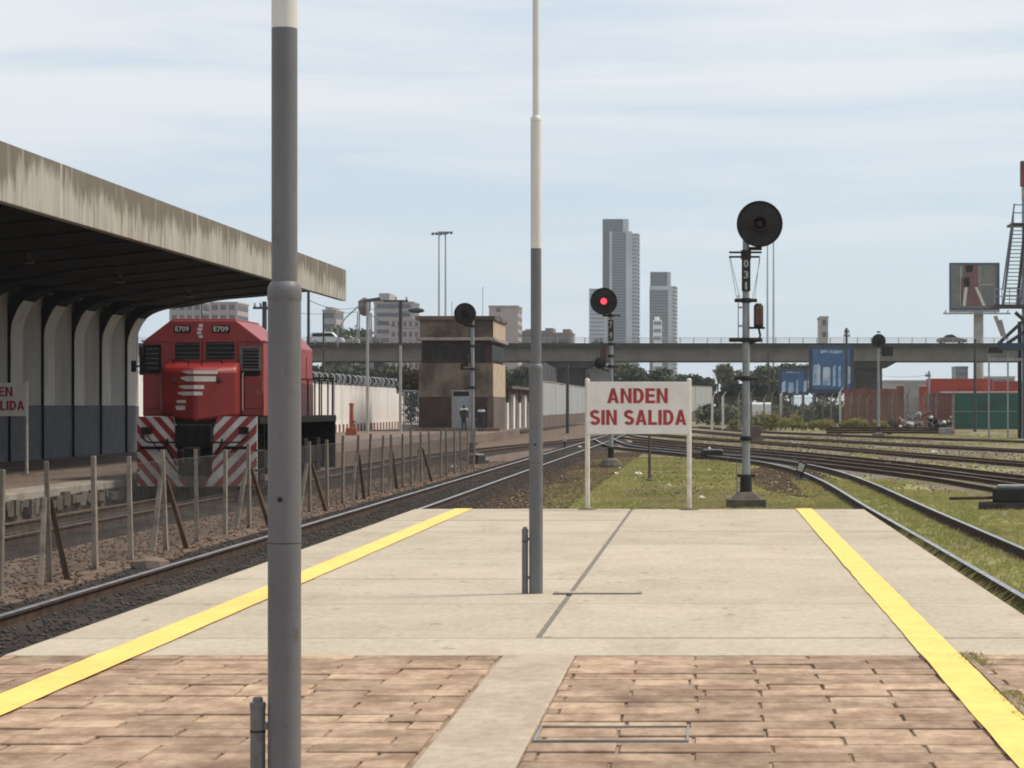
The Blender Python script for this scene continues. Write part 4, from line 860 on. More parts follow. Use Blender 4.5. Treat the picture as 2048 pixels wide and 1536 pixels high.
# low building and yard walls beyond the tower
SX = X(985,TD)
sh = thing('low_building', (SX, 159.5, -.1), 'low sunlit outbuilding with pale pilasters right of the signal tower', 'building')
MB().box(-4,-.1,0,27,0,2.9).build('wall', MT['towercream'], sh)
MB().box(-4.2,.5,-.1,27.3,2.9,3.1).build('roof', MT['brownwall'], sh)
for k in range(6): MB().box(-.1,.12,.3+k*5.2,1.5+k*5.2,0,1.9 if k % 2 == 0 else 2.5).build('pilaster', MT['wallpanel'], sh)
for k in range(5):
    dr = MB().box(-.1,.02,2.3+k*5.2,4.4+k*5.2,0,2.5).build('door', MT['brownwall'], sh); MB().box(.0,.04,2.6+k*5.2,4.1+k*5.2,1.0,2.3).build('door_panel', MT['towercream'], dr)
def sheetwall(name, p, q_, z0, z1, zbase, label, m, step=3.0, base='brownwall'):
    p = Vector(p); q_ = Vector(q_); d_ = q_-p; ln = d_.length; rz = math.atan2(d_.y, d_.x)
    t = thing(name, (p.x, p.y, zbase), label, 'wall', rz=rz)
    k = 0
    me = None
    while k*step < ln-.1:
        if me is None: o = MB().box(.015, step-.015, -.06, .06, z0-zbase, z1-zbase).build('panel', MT[m], t); me = o.data
        else: o = link('panel', me, t)
        o.location = (k*step, random.uniform(-.02,.02), random.uniform(-.03,.03)); k += 1
    if base: MB().box(0, k*step, -.12, .12, -.05, z0-zbase-.01).build('base', MT[base], t)
    MB().box(0, k*step, -.1, .1, z1-zbase+.035, z1-zbase+.12).build('coping', MT['towertrim'], t)
    return t
sheetwall('yard_wall', (SX,187.5,0), (SX,262,0), .75, 3.65, -.3, 'long grey sheet wall leading from the low building towards the viaduct', 'greywall')
sheetwall('yard_wall', (SX+.3,263,0), (.6,318,0), .4, 4.2, -.5, 'grey sheet wall crossing behind the sign in front of the viaduct', 'greywall')

# ================================================================== PEOPLE
def person(loc, h, rz, label, vest, lean=0., armout=0.):
    J = {'pel':(0,0,.53),'wst':(0,lean*.3,.62),'chs':(0,lean*.8,.75),'nck':(0,lean*1.1,.845),'hd0':(0,lean*1.25,.88),'hd1':(0,lean*1.35,.955)}
    rad = {'pel':.088,'wst':.08,'chs':.098,'nck':.034,'hd0':.048,'hd1':.052}; E = [('pel','wst'),('wst','chs'),('chs','nck'),('nck','hd0'),('hd0','hd1')]
    for s, n_ in ((-1,'l'),(1,'r')):
        J.update({'hp'+n_:(s*.05,0,.50),'kn'+n_:(s*.06,-.02-.03*s,.28),'an'+n_:(s*.065,.03+.03*s,.05),'to'+n_:(s*.075,-.06+.03*s,.022),
                  'sh'+n_:(s*.105,lean*.9,.81),'el'+n_:(s*(.135+armout),lean*.6-.01,.645),'wr'+n_:(s*(.12+armout),lean*.4-.07,.52),'ha'+n_:(s*(.115+armout),lean*.4-.09,.465)})
        rad.update({'hp'+n_:.065,'kn'+n_:.042,'an'+n_:.028,'to'+n_:.024,'sh'+n_:.046,'el'+n_:.031,'wr'+n_:.022,'ha'+n_:.024})
        E += [('pel','hp'+n_),('hp'+n_,'kn'+n_),('kn'+n_,'an'+n_),('an'+n_,'to'+n_),('chs','sh'+n_),('sh'+n_,'el'+n_),('el'+n_,'wr'+n_),('wr'+n_,'ha'+n_)]
    ks = list(J); me = bpy.data.meshes.new('body'); me.from_pydata([[c*h for c in J[k]] for k in ks], [(ks.index(a), ks.index(b_)) for a, b_ in E], [])
    o = bpy.data.objects.new('body', me); COL.objects.link(o); md = o.modifiers.new('skin', 'SKIN'); md.use_smooth_shade = True
    for k, sv in zip(ks, me.skin_vertices[0].data): sv.radius = (rad[k]*h, rad[k]*h*(.8 if k in ('chs','wst','pel') else 1)); sv.use_root = (k == 'pel')
    sb = o.modifiers.new('sub', 'SUBSURF'); sb.levels = 2; sb.render_levels = 2
    dg = bpy.context.evaluated_depsgraph_get(); m2 = bpy.data.meshes.new_from_object(o.evaluated_get(dg)); bpy.data.objects.remove(o)
    m2.materials.clear()
    for nme in ('cloth', vest, 'skin', 'hair'): m2.materials.append(MT[nme])
    for f in m2.polygons:
        c = f.center/h; i = 0
        if c.z > .865: i = 3 if (c.z > .925 or c.y > lean*1.3+.005) else 2
        elif .765 < c.z < .84: i = 1
        elif abs(c.x) > .09+armout*.5 and c.z < .50 and c.z > .40: i = 2
        f.material_index = i
    t = thing('person', loc, label, 'person', rz=rz); ob = link('body', m2, t)
    return t
person((X(928,146),146.,-.10), 1.82, R(172), 'person in dark clothes with pale yellow shoulder vest walking near the tower door', 'vest', lean=.01)
person((X(962,147),147.,-.10), 1.7, R(205), 'person in dark clothes with white shoulder vest right of the signal mast', 'vestw', lean=.05, armout=.05)

# ================================================================== VIADUCT
VD = 330.; vz = lambda py: Z(py, VD)
vi = thing('viaduct', (0, VD, GZ), 'grey concrete motorway viaduct crossing the whole background', 'bridge')
zb0, zt0 = vz(722)-GZ, vz(692)-GZ
MB().box(-120,120,.6,2.2,zb0,zt0-.02).build('girder', MT['conc'], vi); MB().box(-120,120,10.8,12.4,zb0,zt0-.02).build('girder', MT['conc'], vi)
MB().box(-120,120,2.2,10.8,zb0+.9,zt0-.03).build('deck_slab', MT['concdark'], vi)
MB().box(-120,120,-.3,13.3,zt0-.02,zt0+.28).build('road_deck', MT['asphalt'], vi)
MB().box(-120,120,-.35,-.0,zt0-.12,zt0+.42).build('kerb_beam', MT['concdark'], vi); MB().box(-120,120,13.0,13.35,zt0-.12,zt0+.42).build('kerb_beam', MT['concdark'], vi)
rp_ = None
for k in range(120):
    xx = -118+k*2.
    if rp_ is None: rp_ = MB().box(-.06,.06,-.24,-.12,zt0+.42,zt0+1.2).build('rail_post', MT['polepale'], vi); o = rp_
    else: o = link('rail_post', rp_.data, vi)
    o.location.x = xx
for z_ in (.72, 1.0, 1.22): MB().rod((-120,-.2,zt0+z_),(120,-.2,zt0+z_),.035,n=5).build('hand_rail', MT['polepale'], vi)
for px in (-64, -20.3, 23.9, 68):
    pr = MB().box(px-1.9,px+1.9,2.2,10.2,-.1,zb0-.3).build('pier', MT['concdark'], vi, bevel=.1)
    MB().prism([(px-2.2,zb0-1.0),(px+2.4,zb0-1.0),(px+4.2,zb0-.02),(px-3.8,zb0-.02)], 1.0, 11.8).build('pier_cap', MT['concdark'], pr)
for k in range(9): MB().box(-100+k*25-.03,-100+k*25+.03,.585,.61,zb0,zt0-.03).build('expansion_joint', MT['concdark'], vi)

# ---- cars on the viaduct
def car(loc, rz, m, label, ln=4.3, wdt=1.75, van=False):
    t = thing('car', loc, label, 'car', 'cars driving on the viaduct', rz=rz); a = ln/2
    if van: prof = [(-a,.35),(-a,1.0),(-a+.15,1.75),(-a+.5,1.85),(a-1.7,1.85),(a-.95,1.1),(a-.15,.95),(a,.75),(a,.35)]
    else: prof = [(-a,.35),(-a+.02,.85),(-a+.25,.95),(-a+.75,.98),(-a+1.35,1.42),(-a+1.9,1.48),(a-2.0,1.46),(a-1.25,1.0),(a-.3,.85),(a,.65),(a,.35)]
    MB().prism(prof, -wdt/2, wdt/2).build('body', MT[m], t, bevel=.07)
    gp = [(-a+.95,1.03),(-a+1.42,1.37),(-a+1.92,1.41),(a-2.02,1.39),(a-1.42,1.03)] if not van else [(-a+.3,1.15),(-a+.4,1.65),(a-1.75,1.7),(a-1.2,1.15)]
    for s in (-1, 1): MB().prism(gp, s*wdt/2-.01, s*wdt/2+.012).build('side_window', MT['glass'], t)
    for xx in (-a+.8, a-.8):
        for s in (-1, 1):
            wh = MB().lathe([(.30,-.1),(.33,-.07),(.33,.07),(.30,.1)], (xx, s*(wdt/2-.06), .33), axis='y', n=16).build('wheel', MT['tyre'], t, smooth=True)
            MB().lathe([(.2,-.115),(.2,.115)], (xx, s*(wdt/2-.06), .33), axis='y', n=12).build('rim', MT['chrome'], wh)
    for s in (-1, 1): MB().box(a-.06,a+.015,s*.6-.16,s*.6+.16,.62,.76).build('headlight', MT['polewhite'], t); MB().box(-a-.015,-a+.05,s*.62-.13,s*.62+.13,.66,.84).build('tail_light', MT['signred'], t)
    return t
rz_ = zt0+GZ+.285
car((X(1903,333),333.0,rz_), 0, 'cargrey', 'grey saloon car on the right part of the viaduct near the billboard pole')
car((X(655,333),333.0,rz_), 0, 'carwhite', 'white car on the left part of the viaduct behind the locomotive', 4.9, van=True)
car((X(690,338.),338.5,rz_), R(180), 'cartan', 'tan car just right of the white car on the viaduct', 4.2)
# ================================================================== TREES
def leaf_cloud(blobs, n, size, seed):
    g_ = np.random.default_rng(seed); V = []; 
    wts = np.array([b_[3]*b_[4]*b_[5] for b_ in blobs])**.7; wts /= wts.sum(); pick = g_.choice(len(blobs), n, p=wts)
    B = np.array(blobs); d_ = g_.normal(size=(n,3)); d_ /= np.linalg.norm(d_, axis=1)[:,None]
    rr = g_.uniform(.05, 1.0, n)**.45*(1+.12*g_.normal(size=n)); c = B[pick,:3]+d_*B[pick,3:6]*rr[:,None]
    u = g_.normal(size=(n,3)); u /= np.linalg.norm(u, axis=1)[:,None]; v = np.cross(u, g_.normal(size=(n,3))); v /= np.linalg.norm(v, axis=1)[:,None]
    s_ = (size*g_.uniform(.6,1.5,n))[:,None]
    return np.stack([c-u*s_, c+v*s_*.6, c+u*s_, c-v*s_*.6], 1).reshape(-1,3), np.arange(n*4).reshape(-1,4)
TREEME = {}
def tree(loc, h, wd, label, kind=0, m='leaf', cat='tree', name='broadleaf_tree', group='trees beyond the yard', trunk_frac=.35):
    t = thing(name, loc, label, cat, group); key = (kind, m)
    if key not in TREEME:
        g_ = random.Random(kind*31+5); blobs = []
        for k in range(11):
            a = g_.uniform(0,6.28); r_ = g_.uniform(.05,.33); blobs.append((math.cos(a)*r_, math.sin(a)*r_, g_.uniform(trunk_frac+.05,.86), g_.uniform(.11,.22), g_.uniform(.11,.22), g_.uniform(.08,.16)))
        V, F = leaf_cloud(blobs, 4200, .030, kind); o = raw('crown', V, F, MT[m], t, loops=4)
        mb = MB().rod((0,0,-.02),(.01,0,.42),.028,.018,n=7)
        for b_ in blobs[:6]: mb.rod((.01,0,.3),(b_[0]*.8,b_[1]*.8,b_[2]-.03),.012,.004,n=5)
        k_ = mb.build('trunk', MT['bark'], t); TREEME[key] = (o.data, k_.data)
    else: o = link('crown', TREEME[key][0], t); k_ = link('trunk', TREEME[key][1], t)
    t.scale = (wd, wd, h); t.rotation_euler.z = random.uniform(0, 6.28)
    return t
def tr(px, ytop, d, wpx, label, kind, m, **k):
    tree((X(px,d), d, GZ), Z(ytop,d)-GZ, wpx*d/4500./.72, label, kind, m, **k)
# behind the viaduct, in the gaps under the deck
for px, yt, d, wp, kd, m, lab in (
  (1028,724,352,70,0,'leaf','green tree under the viaduct right of the signal tower'),
  (1195,735,372,60,1,'leafdark','dark tree behind the signal with the red light'),
  (1250,724,385,90,2,'leaf','broad green tree left of the bright gap under the viaduct'),
  (1305,728,400,80,0,'leafdark','dark green tree above the word ANDEN'),
  (1355,740,372,80,3,'leaf','green tree at the left foot of the bright gap under the viaduct'),
  (1412,748,365,66,1,'leafdark','low dark tree right of the bright gap below the deck'),
  (1455,724,410,60,2,'leafdry','brownish tree left of the tall unlit signal mast'),
  (1525,722,392,90,0,'leaf','green tree right of the tall unlit signal mast'),
  (1580,716,420,90,3,'leafdark','dark tree behind the smaller blue billboard'),
  (1650,715,380,90,1,'leafdark','dark tree behind the larger blue billboard'),
  (1470,765,340,90,2,'leafdark','dark bushy tree above the white vehicle'),
  (1540,768,338,70,3,'leafdark','dark bushy tree left of the smaller blue billboard'),
  (655,728,356,80,1,'leafdark','dark tree under the viaduct just right of the locomotive'),
  (715,722,362,90,3,'leafdark','dark tree under the viaduct behind the white wall'),
  (775,728,350,70,2,'leaf','tree under the viaduct left of the utility pole'),
  (820,735,340,60,0,'leafdry','dry brownish tree under the viaduct beside the tower')):
    tr(px, yt, d, wp, lab, kd, m)
for px, yt, d, wp, kd, m, lab in (
  (668,640,520,90,0,'leaf','tall green tree rising above the viaduct behind the white car'),
  (708,652,540,90,2,'leafdark','dark rounded tree above the viaduct left of the stepped apartment block'),
  (745,662,500,60,3,'leafdark','small dark tree above the deck in front of the stepped apartment block'),
  (1180,676,620,44,1,'leafdark','small dark treetop above the deck left of the red signal'),
  (1128,672,640,50,2,'leafdark','treetop above the deck in front of the brown housing block')):
    tr(px, yt, d, wp, lab, kd, m)
tr(818, 742, 158, 52, 'olive shrub growing against the signal tower above the gate', 2, 'leafdry', cat='shrub', name='tall_shrub', group=None) if False else None
shb = thing('tall_shrub', (X(822,156),156.,-.1), 'olive shrub growing against the left side of the signal tower', 'shrub')
V, F = leaf_cloud([(-.1,0,3.6,.9,.8,.9),(.3,0,2.6,.8,.8,1.0),(0,.2,1.5,.6,.6,1.0),(-.5,0,2.9,.6,.6,.6)], 1500, .11, 9); raw('foliage', V, F, MT['leafdry'], shb, loops=4)
MB().rod((0,0,0),(0,0,2.2),.08,.04,n=6).build('stem', MT['bark'], shb)

# ================================================================== RIGHT-HAND YARD EDGE
cf = thing('chain_link_fence', (0, 200., GZ), 'tall concrete-post chain-link fence along the far side of the yard', 'fence')
cfp = [(1424,196,1),(1446,197,1),(1478,198,0),(1503,199,0),(1528,199,0),(1543,200,0),(1561,200,1),(1586,200,0),(1606,200,0),(1626,200,0),(1645,200,0),(1662,200,0),(1681,200,1),(1700,200,0),(1716,200,0),(1734,200,0),(1756,200,0),(1785,200,0),(1815,199,0),(1848,198,0),(1872,198,0),(1905,198,0)]
pmesh = None
for px, d, wht in cfp:
    hgt = 3.1+random.uniform(-.25,.35)
    o = MB().box(-.11 if wht else -.075,.11 if wht else .075,-.09,.09,-.1,hgt).add([(-.05,-.05,hgt-.03),(.06,-.05,hgt-.03),(.06,.05,hgt-.03),(-.05,.05,hgt-.03),(.25,-.04,hgt+.4),(.32,-.04,hgt+.4),(.32,.04,hgt+.4),(.25,.04,hgt+.4)],[(0,1,5,4),(1,2,6,5),(2,3,7,6),(3,0,4,7),(4,5,6,7)]).build('post', MT['postwhite'] if wht else MT['post'], cf)
    o.location = (X(px,d), d-200, 0); o.rotation_euler.y = random.uniform(-.02,.02)
wmb = MB()
xa, xb = X(1424,197), X(1905,198)
for z_ in (.3,1.6,2.9): wmb.rod((xa,-.1,z_),(xb,-.1,z_),.012,n=3)
k = 0.
while k < xb-xa-3:
    wmb.rod((xa+k,-.1,.2),(xa+k+2.8,-.1,3.0),.008,n=3); wmb.rod((xa+k,-.1,3.0),(xa+k+2.8,-.1,.2),.008,n=3); k += .16
tag(wmb.build('wire_mesh', MT['wire'], cf, fix=False), kind='stuff')
# weeds climbing the fence
V, F = leaf_cloud([(X(px,199),199.+random.uniform(-.4,.4),GZ+random.uniform(.2,.8),random.uniform(.4,1.2),.3,random.uniform(.3,.95)) for px in (1470,1500,1520,1545,1570,1590,1610,1635,1655,1690,1710,1730,1760)], 5200, .10, 21)
tag(raw('fence_weeds', V, F, MT['grass'], loops=4), 'straggling olive weeds growing along the chain-link fence', 'weeds', kind='stuff')
V, F = leaf_cloud([(X(px,d_),d_,GZ+random.uniform(.5,1.6),random.uniform(2.0,3.6),1.2,random.uniform(.8,1.7)) for px, d_ in [(1440+k*17+random.uniform(-6,6), 262+random.uniform(-12,22)) for k in range(17)]], 9000, .26, 23)
tag(raw('undergrowth', V, F, MT['leaf'], loops=4), 'dark undergrowth massed behind the chain-link fence below the billboards', 'undergrowth', kind='stuff')
V, F = leaf_cloud([(X(px,d_),d_,GZ+random.uniform(1.0,2.8),random.uniform(3,5),1.5,random.uniform(1.6,3.2)) for px, d_ in [(620+k*24+random.uniform(-6,6), 335+random.uniform(0,15)) for k in range(10)]], 6000, .34, 24)
tag(raw('undergrowth', V, F, MT['leafdark'], loops=4), 'dark undergrowth below the viaduct behind the white wall', 'undergrowth', kind='stuff')
# rusty sheets
ru = thing('rusty_sheet_wall', (0, 216., GZ), 'rusty red-brown corrugated sheet wall behind the chain-link fence', 'wall')
for k, px in enumerate(range(1688, 1808, 15)):
    top = 777+random.uniform(-3,3) if px < 1785 else 772; x0, x1 = X(px,216)+.01, X(px+15,216)-.01; mb = MB(); n = 6
    for j in range(n):
        a = x0+(x1-x0)*j/n; c = x0+(x1-x0)*(j+1)/n; e = -.05 if j % 2 else 0; mb.box(a, c, e-.02, e+.06, -.1, Z(top,216)-GZ)
    mb.build('sheet', MT['rust'], ru)
MB().box(X(1808,216),X(1838,216),.0,.08,-.1,Z(766,216)-GZ).build('sheet', MT['polepale'], ru)
# containers
def container(x0, x1, d, z0, z1, dp, m, label):
    t = thing('shipping_container', ((x0+x1)/2, d, z0), label, 'container', 'shipping containers behind the yard fence'); a = (x1-x0)/2; h = z1-z0
    MB().box(-a+.05,a-.05,.06,dp,.05,h-.03).build('body', MT[m], t)
    n = max(3, int(2*a/.28)); me = None
    mb = MB()
    for k in range(n):
        xx = -a+.12+k*(2*a-.24)/n; mb.prism([(xx,.06),(xx+.05,.02),(xx+.13,.02),(xx+.18,.06)], .18, h-.14, axis='z')
    tag(mb.build('corrugation', MT[m], t), kind='stuff')
    for xx in (-a,a-.12): MB().box(xx,xx+.12,0,.12,0,h).build('corner_post', MT[m], t)
    for z_ in (0,h-.13): MB().box(-a+.12,a-.12,.0,.1,z_,z_+.13).build('rail_beam', MT[m], t)
    return t
container(X(1837,222), X(1966,222), 222., GZ, Z(766,222)-.35, 2.4, 'contred', 'bright red container lowest of the stack left of the green screen')
container(X(1856,236), X(1985,236), 236., GZ, Z(757,236), 2.4, 'contred', 'orange-red container standing highest behind the green screen')
container(X(1988,240), X(2120,240), 240., GZ, Z(762,240), 2.4, 'contred', 'orange-red container at the right edge of the picture')
container(X(1864,212), X(1909,212), 212., GZ, Z(786,212), 6., 'contmaroon', 'dull maroon container end next to the green screen')
gs = thing('green_screen_fence', (0, 205., GZ), 'dark green mesh screen fence at the right edge of the yard', 'fence')
for k in range(4):
    x0 = X(1908,205)+k*3.1; MB().box(x0+.03,x0+3.07,-.02,.02,.05,Z(787,205)-GZ).build('screen', MT['green'], gs)
    MB().rod((x0,-.05,-.1),(x0,-.05,Z(783,205)-GZ),.05,n=8).build('post', MT['post'], gs)
MB().rod((X(1880,205),-.08,Z(785,205)-GZ),(X(1908,205)+12.4,-.08,Z(784,205)-GZ),.07,n=6).build('top_rail', MT['polepale'], gs)
MB().rod((X(1908,205),-.06,Z(823,205)-GZ),(X(1908,205)+12.4,-.06,Z(823,205)-GZ),.03,n=6).build('mid_rail', MT['siggrey'], gs)
# scrap heap
sc_ = thing('scrap_heap', (X(1840,196), 196., GZ), 'heap of scrap metal and white sacks before the containers', 'scrap heap')
rr = random.Random(3)
for k in range(46):
    a = rr.uniform(-2.6,2.6); hh = max(.1, 1.7-abs(a)*.45)*rr.random()
    MB().obox((a, rr.uniform(-.7,.7), hh+.12), (rr.uniform(.15,.9),rr.uniform(.15,.5),rr.uniform(.08,.45)), (rr.uniform(-.7,.7),rr.uniform(-.7,.7),rr.uniform(0,3))).build('scrap_piece', MT[rr.choice(['ply','ply','darksteel','rust','sigblack','tyre'])], sc_)
for k in range(9):
    a = rr.uniform(-2.4,2.6); s_ = rr.uniform(.10,.22)
    mb = MB().lathe([(s_*.3,-s_*.7),(s_*.95,-s_*.4),(s_,0),(s_*.7,s_*.5),(s_*.15,s_*.75)], (a,-.8,.35+rr.uniform(0,.9)), n=9); mb.v = [(p[0]+rr.uniform(-.05,.05),p[1],p[2]+rr.uniform(-.05,.05)) for p in mb.v]; mb.build('sack', MT['postwhite' if k % 3 == 0 else 'ply'], sc_)
# old rails stacked
rs = thing('rail_stack', (X(1655,172), 172., GZ), 'stack of old rusty rails lying in front of the chain-link fence', 'rail stack')
for k in range(7):
    z_ = .12+.17*(k//3); y_ = (k % 3)*.3; o = MB().prism([(y_+p[0], z_+p[1]+.1) for p in RPROF], 0, 9.6, axis='x').build('rail', MT['rail'], rs); o.rotation_euler.z = R(-1.2)+.006*(k % 3); o.location.x = rr.uniform(-.2,.2)
for xx in (.8,4.6,8.6): MB().box(xx,xx+.25,-.2,1.0,-.05,.10).build('bearer', MT['sleeper'], rs)
bk = tag(MB().obox((X(1893,171),171.2,GZ+.25),(1.1,1.0,.55)).build('concrete_block', MT['ply'], bevel=.04), 'grey concrete block at the right end of the rail stack', 'block')
rj = tag(MB().obox((X(1511,140),140,GZ+.45),(.55,.6,1.0),(0,0,.3)).box(X(1511,140)-.45,X(1511,140)+.5,139.7,140.4,GZ-.05,GZ+.2).build('rusty_cabinet', MT['brownwall'], bevel=.04), 'squat rusty cabinet just right of the tall signal mast', 'cabinet')
# white parked vehicle seen through the fence: a real car behind it
pc = car((X(1522,206),206.,GZ), R(90), 'carwhite', 'white van parked behind the chain-link fence', 4.6, 1.9, van=True); pc['group'] = 'parked'; del pc['group']
for z0, z1 in ((1.12,1.72),): MB().add([(-2.3+.9,0,0)]*0, [])
pc.scale = (1, 1, 1.35)

# ================================================================== BILLBOARDS
def bb(px0, px1, py0, py1, d, label, strips, title):
    x0, x1, z0, z1 = X(px0,d), X(px1,d), Z(py1,d), Z(py0,d); t = thing('billboard', ((x0+x1)/2, d, GZ), label, 'billboard'); a = (x1-x0)/2; z0 -= GZ; z1 -= GZ
    MB().box(-a,a,0,.35,z0,z1).build('frame', MT['bluedark'], t, bevel=.03)
    fc = MB().box(-a+.5,a-.5,-.03,-.002,z0+.45,z1-.35).build('poster', MT['bluebb'], t)
    for (u0,u1,v0,v1) in strips: (lambda xa, xb, za, zb, k_: MB().prism([(xa,za),(xb,za+.1*k_),(xb,zb-.25*(u1-u0)*2*a),(xb-.2*(xb-xa),zb),(xa+.05,zb-.3*k_)], -.045, -.031))(-a+u0*2*a,-a+u1*2*a,z0+v0*(z1-z0),z0+v1*(z1-z0),(u0*7) % 1).build('poster_image', MT['bluelight'], fc)
    rq = random.Random(int(px0))
    for k in range(title):                      # unreadable headline: a row of pale strokes
        u = -a*.45+k*(a*.95/title); MB().box(u,u+a*.07,-.045,-.031,z0+.86*(z1-z0)-rq.uniform(0,.02)*(z1-z0),z0+(.89+rq.uniform(0,.03))*(z1-z0)).build('headline_mark', MT['bluelight'], fc)
    for s in (-.7,.7): MB().rod((s*a,.2,-.1),(s*a,.2,z0+.1),.14,n=8).build('leg', MT['darksteel'], t)
    return t
bb(1617,1708,692,786,262., 'large blue billboard with pale tower pictures in front of the viaduct', [(.09,.26,.16,.62),(.31,.48,.16,.56),(.53,.60,.14,.60),(.645,.71,.14,.58),(.86,.92,.2,.56)], 9)
bb(1556,1616,738,790,290., 'smaller blue billboard left of the large one', [(.12,.26,.1,.55),(.33,.52,.08,.5),(.6,.68,.04,.6),(.85,.95,.1,.6)], 6)
D = 400.
bp = thing('monopole_billboard', (X(1957,D), D, GZ), 'big square billboard on a white pole above the right part of the viaduct', 'billboard'); zz_ = lambda py: Z(py,D)-GZ; xx_ = lambda px: X(px,D)-X(1957,D)
MB().rod((0,0,-.1),(0,0,zz_(618)),.95,.85,n=20).build('pole', MT['polepale'], bp, smooth=True)
fr = MB().box(xx_(1899),xx_(1998),-.9,.7,zz_(621),zz_(526)).build('panel', MT['bluedark'], bp)
MB().box(xx_(1901),xx_(1990),-.96,-.902,zz_(617),zz_(530)).build('poster', mat('poster_collage', (.09,.10,.085), (.16,.15,.13), .5, .35), fr)
for (a,c,e,f_,m) in ((1921,1938,556,612,'contmaroon'),(1926,1955,530,575,'contmaroon'),(1938,1958,575,612,'contmaroon'),(1919,1923,535,612,'polepale'),(1955,1961,535,600,'ply'),(1930,1944,531,545,'postwhite'),(1962,1985,568,571,'ply')):
    MB().box(xx_(a),xx_(c),-1.0,-.962,zz_(f_),zz_(e)).build('poster_image', MT[m], fr)
for s, (a,c) in enumerate(((1928,1924),(1948,1964))):
    MB().add([(xx_(a),-1.005,zz_(575)),(xx_(a+6),-1.005,zz_(575)),(xx_(c+6),-1.005,zz_(612)),(xx_(c),-1.005,zz_(612))],[(0,1,2,3)]).build('poster_image', MT['postwhite'], fr)
MB().box(xx_(1899),xx_(1998),-.95,.75,zz_(624.5),zz_(621)-.0).build('sill', MT['polepale'], fr)
MB().box(xx_(1885),xx_(2018),-2.2,-.9,zz_(629),zz_(626.5)).build('catwalk', MT['siggrey'], bp)
for px in (1888,1912,1937,1962,1987,2012): MB().rod((xx_(px),-2.1,zz_(627)),(xx_(px),-2.9,zz_(622)),.12,n=5).build('flood_lamp', MT['polepale'], bp)

# ================================================================== STEEL GANTRY at the right edge
D = 150.; ga = thing('crane_tower', (X(2060,D), D, GZ), 'steel crane tower with stairs and landing at the right edge', 'crane'); gx = lambda px: X(px,D)-X(2060,D); gz = lambda py: Z(py,D)-GZ
for px in (2050,2096):
    for yy in (0,2.6): MB().box(gx(px)-.12,gx(px)+.12,yy-.12,yy+.12,-.1,gz(640)).build('leg', MT['darksteel'], ga)
MB().box(gx(1986),gx(2110),-.3,2.9,gz(614),gz(609)).build('landing', MT['darksteel'], ga)
for px in (1988,2003,2018,2033,2048): MB().rod((gx(px),-.25,gz(609)),(gx(px),-.25,gz(578)),.03,n=5).build('rail_post', MT['siggrey'], ga)
for py in (578,593): MB().rod((gx(1988),-.25,gz(py)),(gx(2110),-.25,gz(py)),.03,n=5).build('hand_rail', MT['siggrey'], ga)
for off in (0,34):
    MB().rod((gx(2006+off),-.05,gz(610)),(gx(2026+off),-.05,gz(445)),.085,n=6).build('stair_stringer', MT['bluesteel'], ga)
MB().rod((gx(2004),-.2,gz(580)),(gx(2028),-.2,gz(408)),.05,n=6).build('stair_rail', MT['bluesteel'], ga)
MB().rod((gx(2034),-.1,gz(610)),(gx(2050),-.1,gz(448)),.11,n=6).build('stair_stringer', MT['darksteel'], ga)
for k in range(21):
    f_ = k/21.; MB().box(gx(2007+20*f_),gx(2041+20*f_),-.1,.25,gz(606-160*f_)-.025,gz(606-160*f_)+.025).build('stair_tread', MT['siggrey'], ga)
MB().box(gx(2022),gx(2100),-.2,2.2,gz(450),gz(446)).build('upper_landing', MT['darksteel'], ga)
for px in (2026,2050,2074): MB().rod((gx(px),-.15,gz(446)),(gx(px+1),-.15,gz(410)),.035,n=5).build('rail_post', MT['bluesteel'], ga)
for py in (410,426): MB().rod((gx(2026),-.15,gz(py)),(gx(2100),-.15,gz(py)),.035,n=5).build('hand_rail', MT['bluesteel'], ga)
MB().box(gx(2052),gx(2100),.3,2.0,-.1,gz(330)).build('column', MT['bluesteel'], ga)
MB().box(gx(2042),gx(2054),-.1,.5,gz(372),gz(322)).build('warning_lamp', MT['contmaroon'], ga); MB().box(gx(2045),gx(2054),-.05,.45,gz(400),gz(373)).build('lamp_bracket', MT['polepale'], ga)
for a, c in (((2048,640),(1996,688)),((2100,628),(2010,690)),((2000,640),(2010,680)),((2100,700),(1995,688)),((2030,625),(2070,660)),((1990,632),(2005,672))):
    MB().rod((gx(a[0]),-.1,gz(a[1])),(gx(c[0]),-.1,gz(c[1])),.13,n=6).build('strut', MT['darksteel'] if a[0] not in (2000,1990) else MT['polepale'], ga)
MB().box(gx(1998),gx(2110),-.4,.8,gz(700),gz(686)).build('boom', MT['bluedark'], ga)
for px in (1978,2016): MB().box(gx(px)-.05,gx(px)+.05,.0,.1,-.1,gz(700)).build('leg', MT['siggrey'], ga)
MB().box(gx(1978),gx(2100),-.05,.2,gz(722),gz(716)).build('cross_beam', MT['siggrey'], ga)
MB().box(gx(1976),gx(2004),-.3,.5,gz(706),gz(694)).build('motor_box', MT['sigblack'], ga)

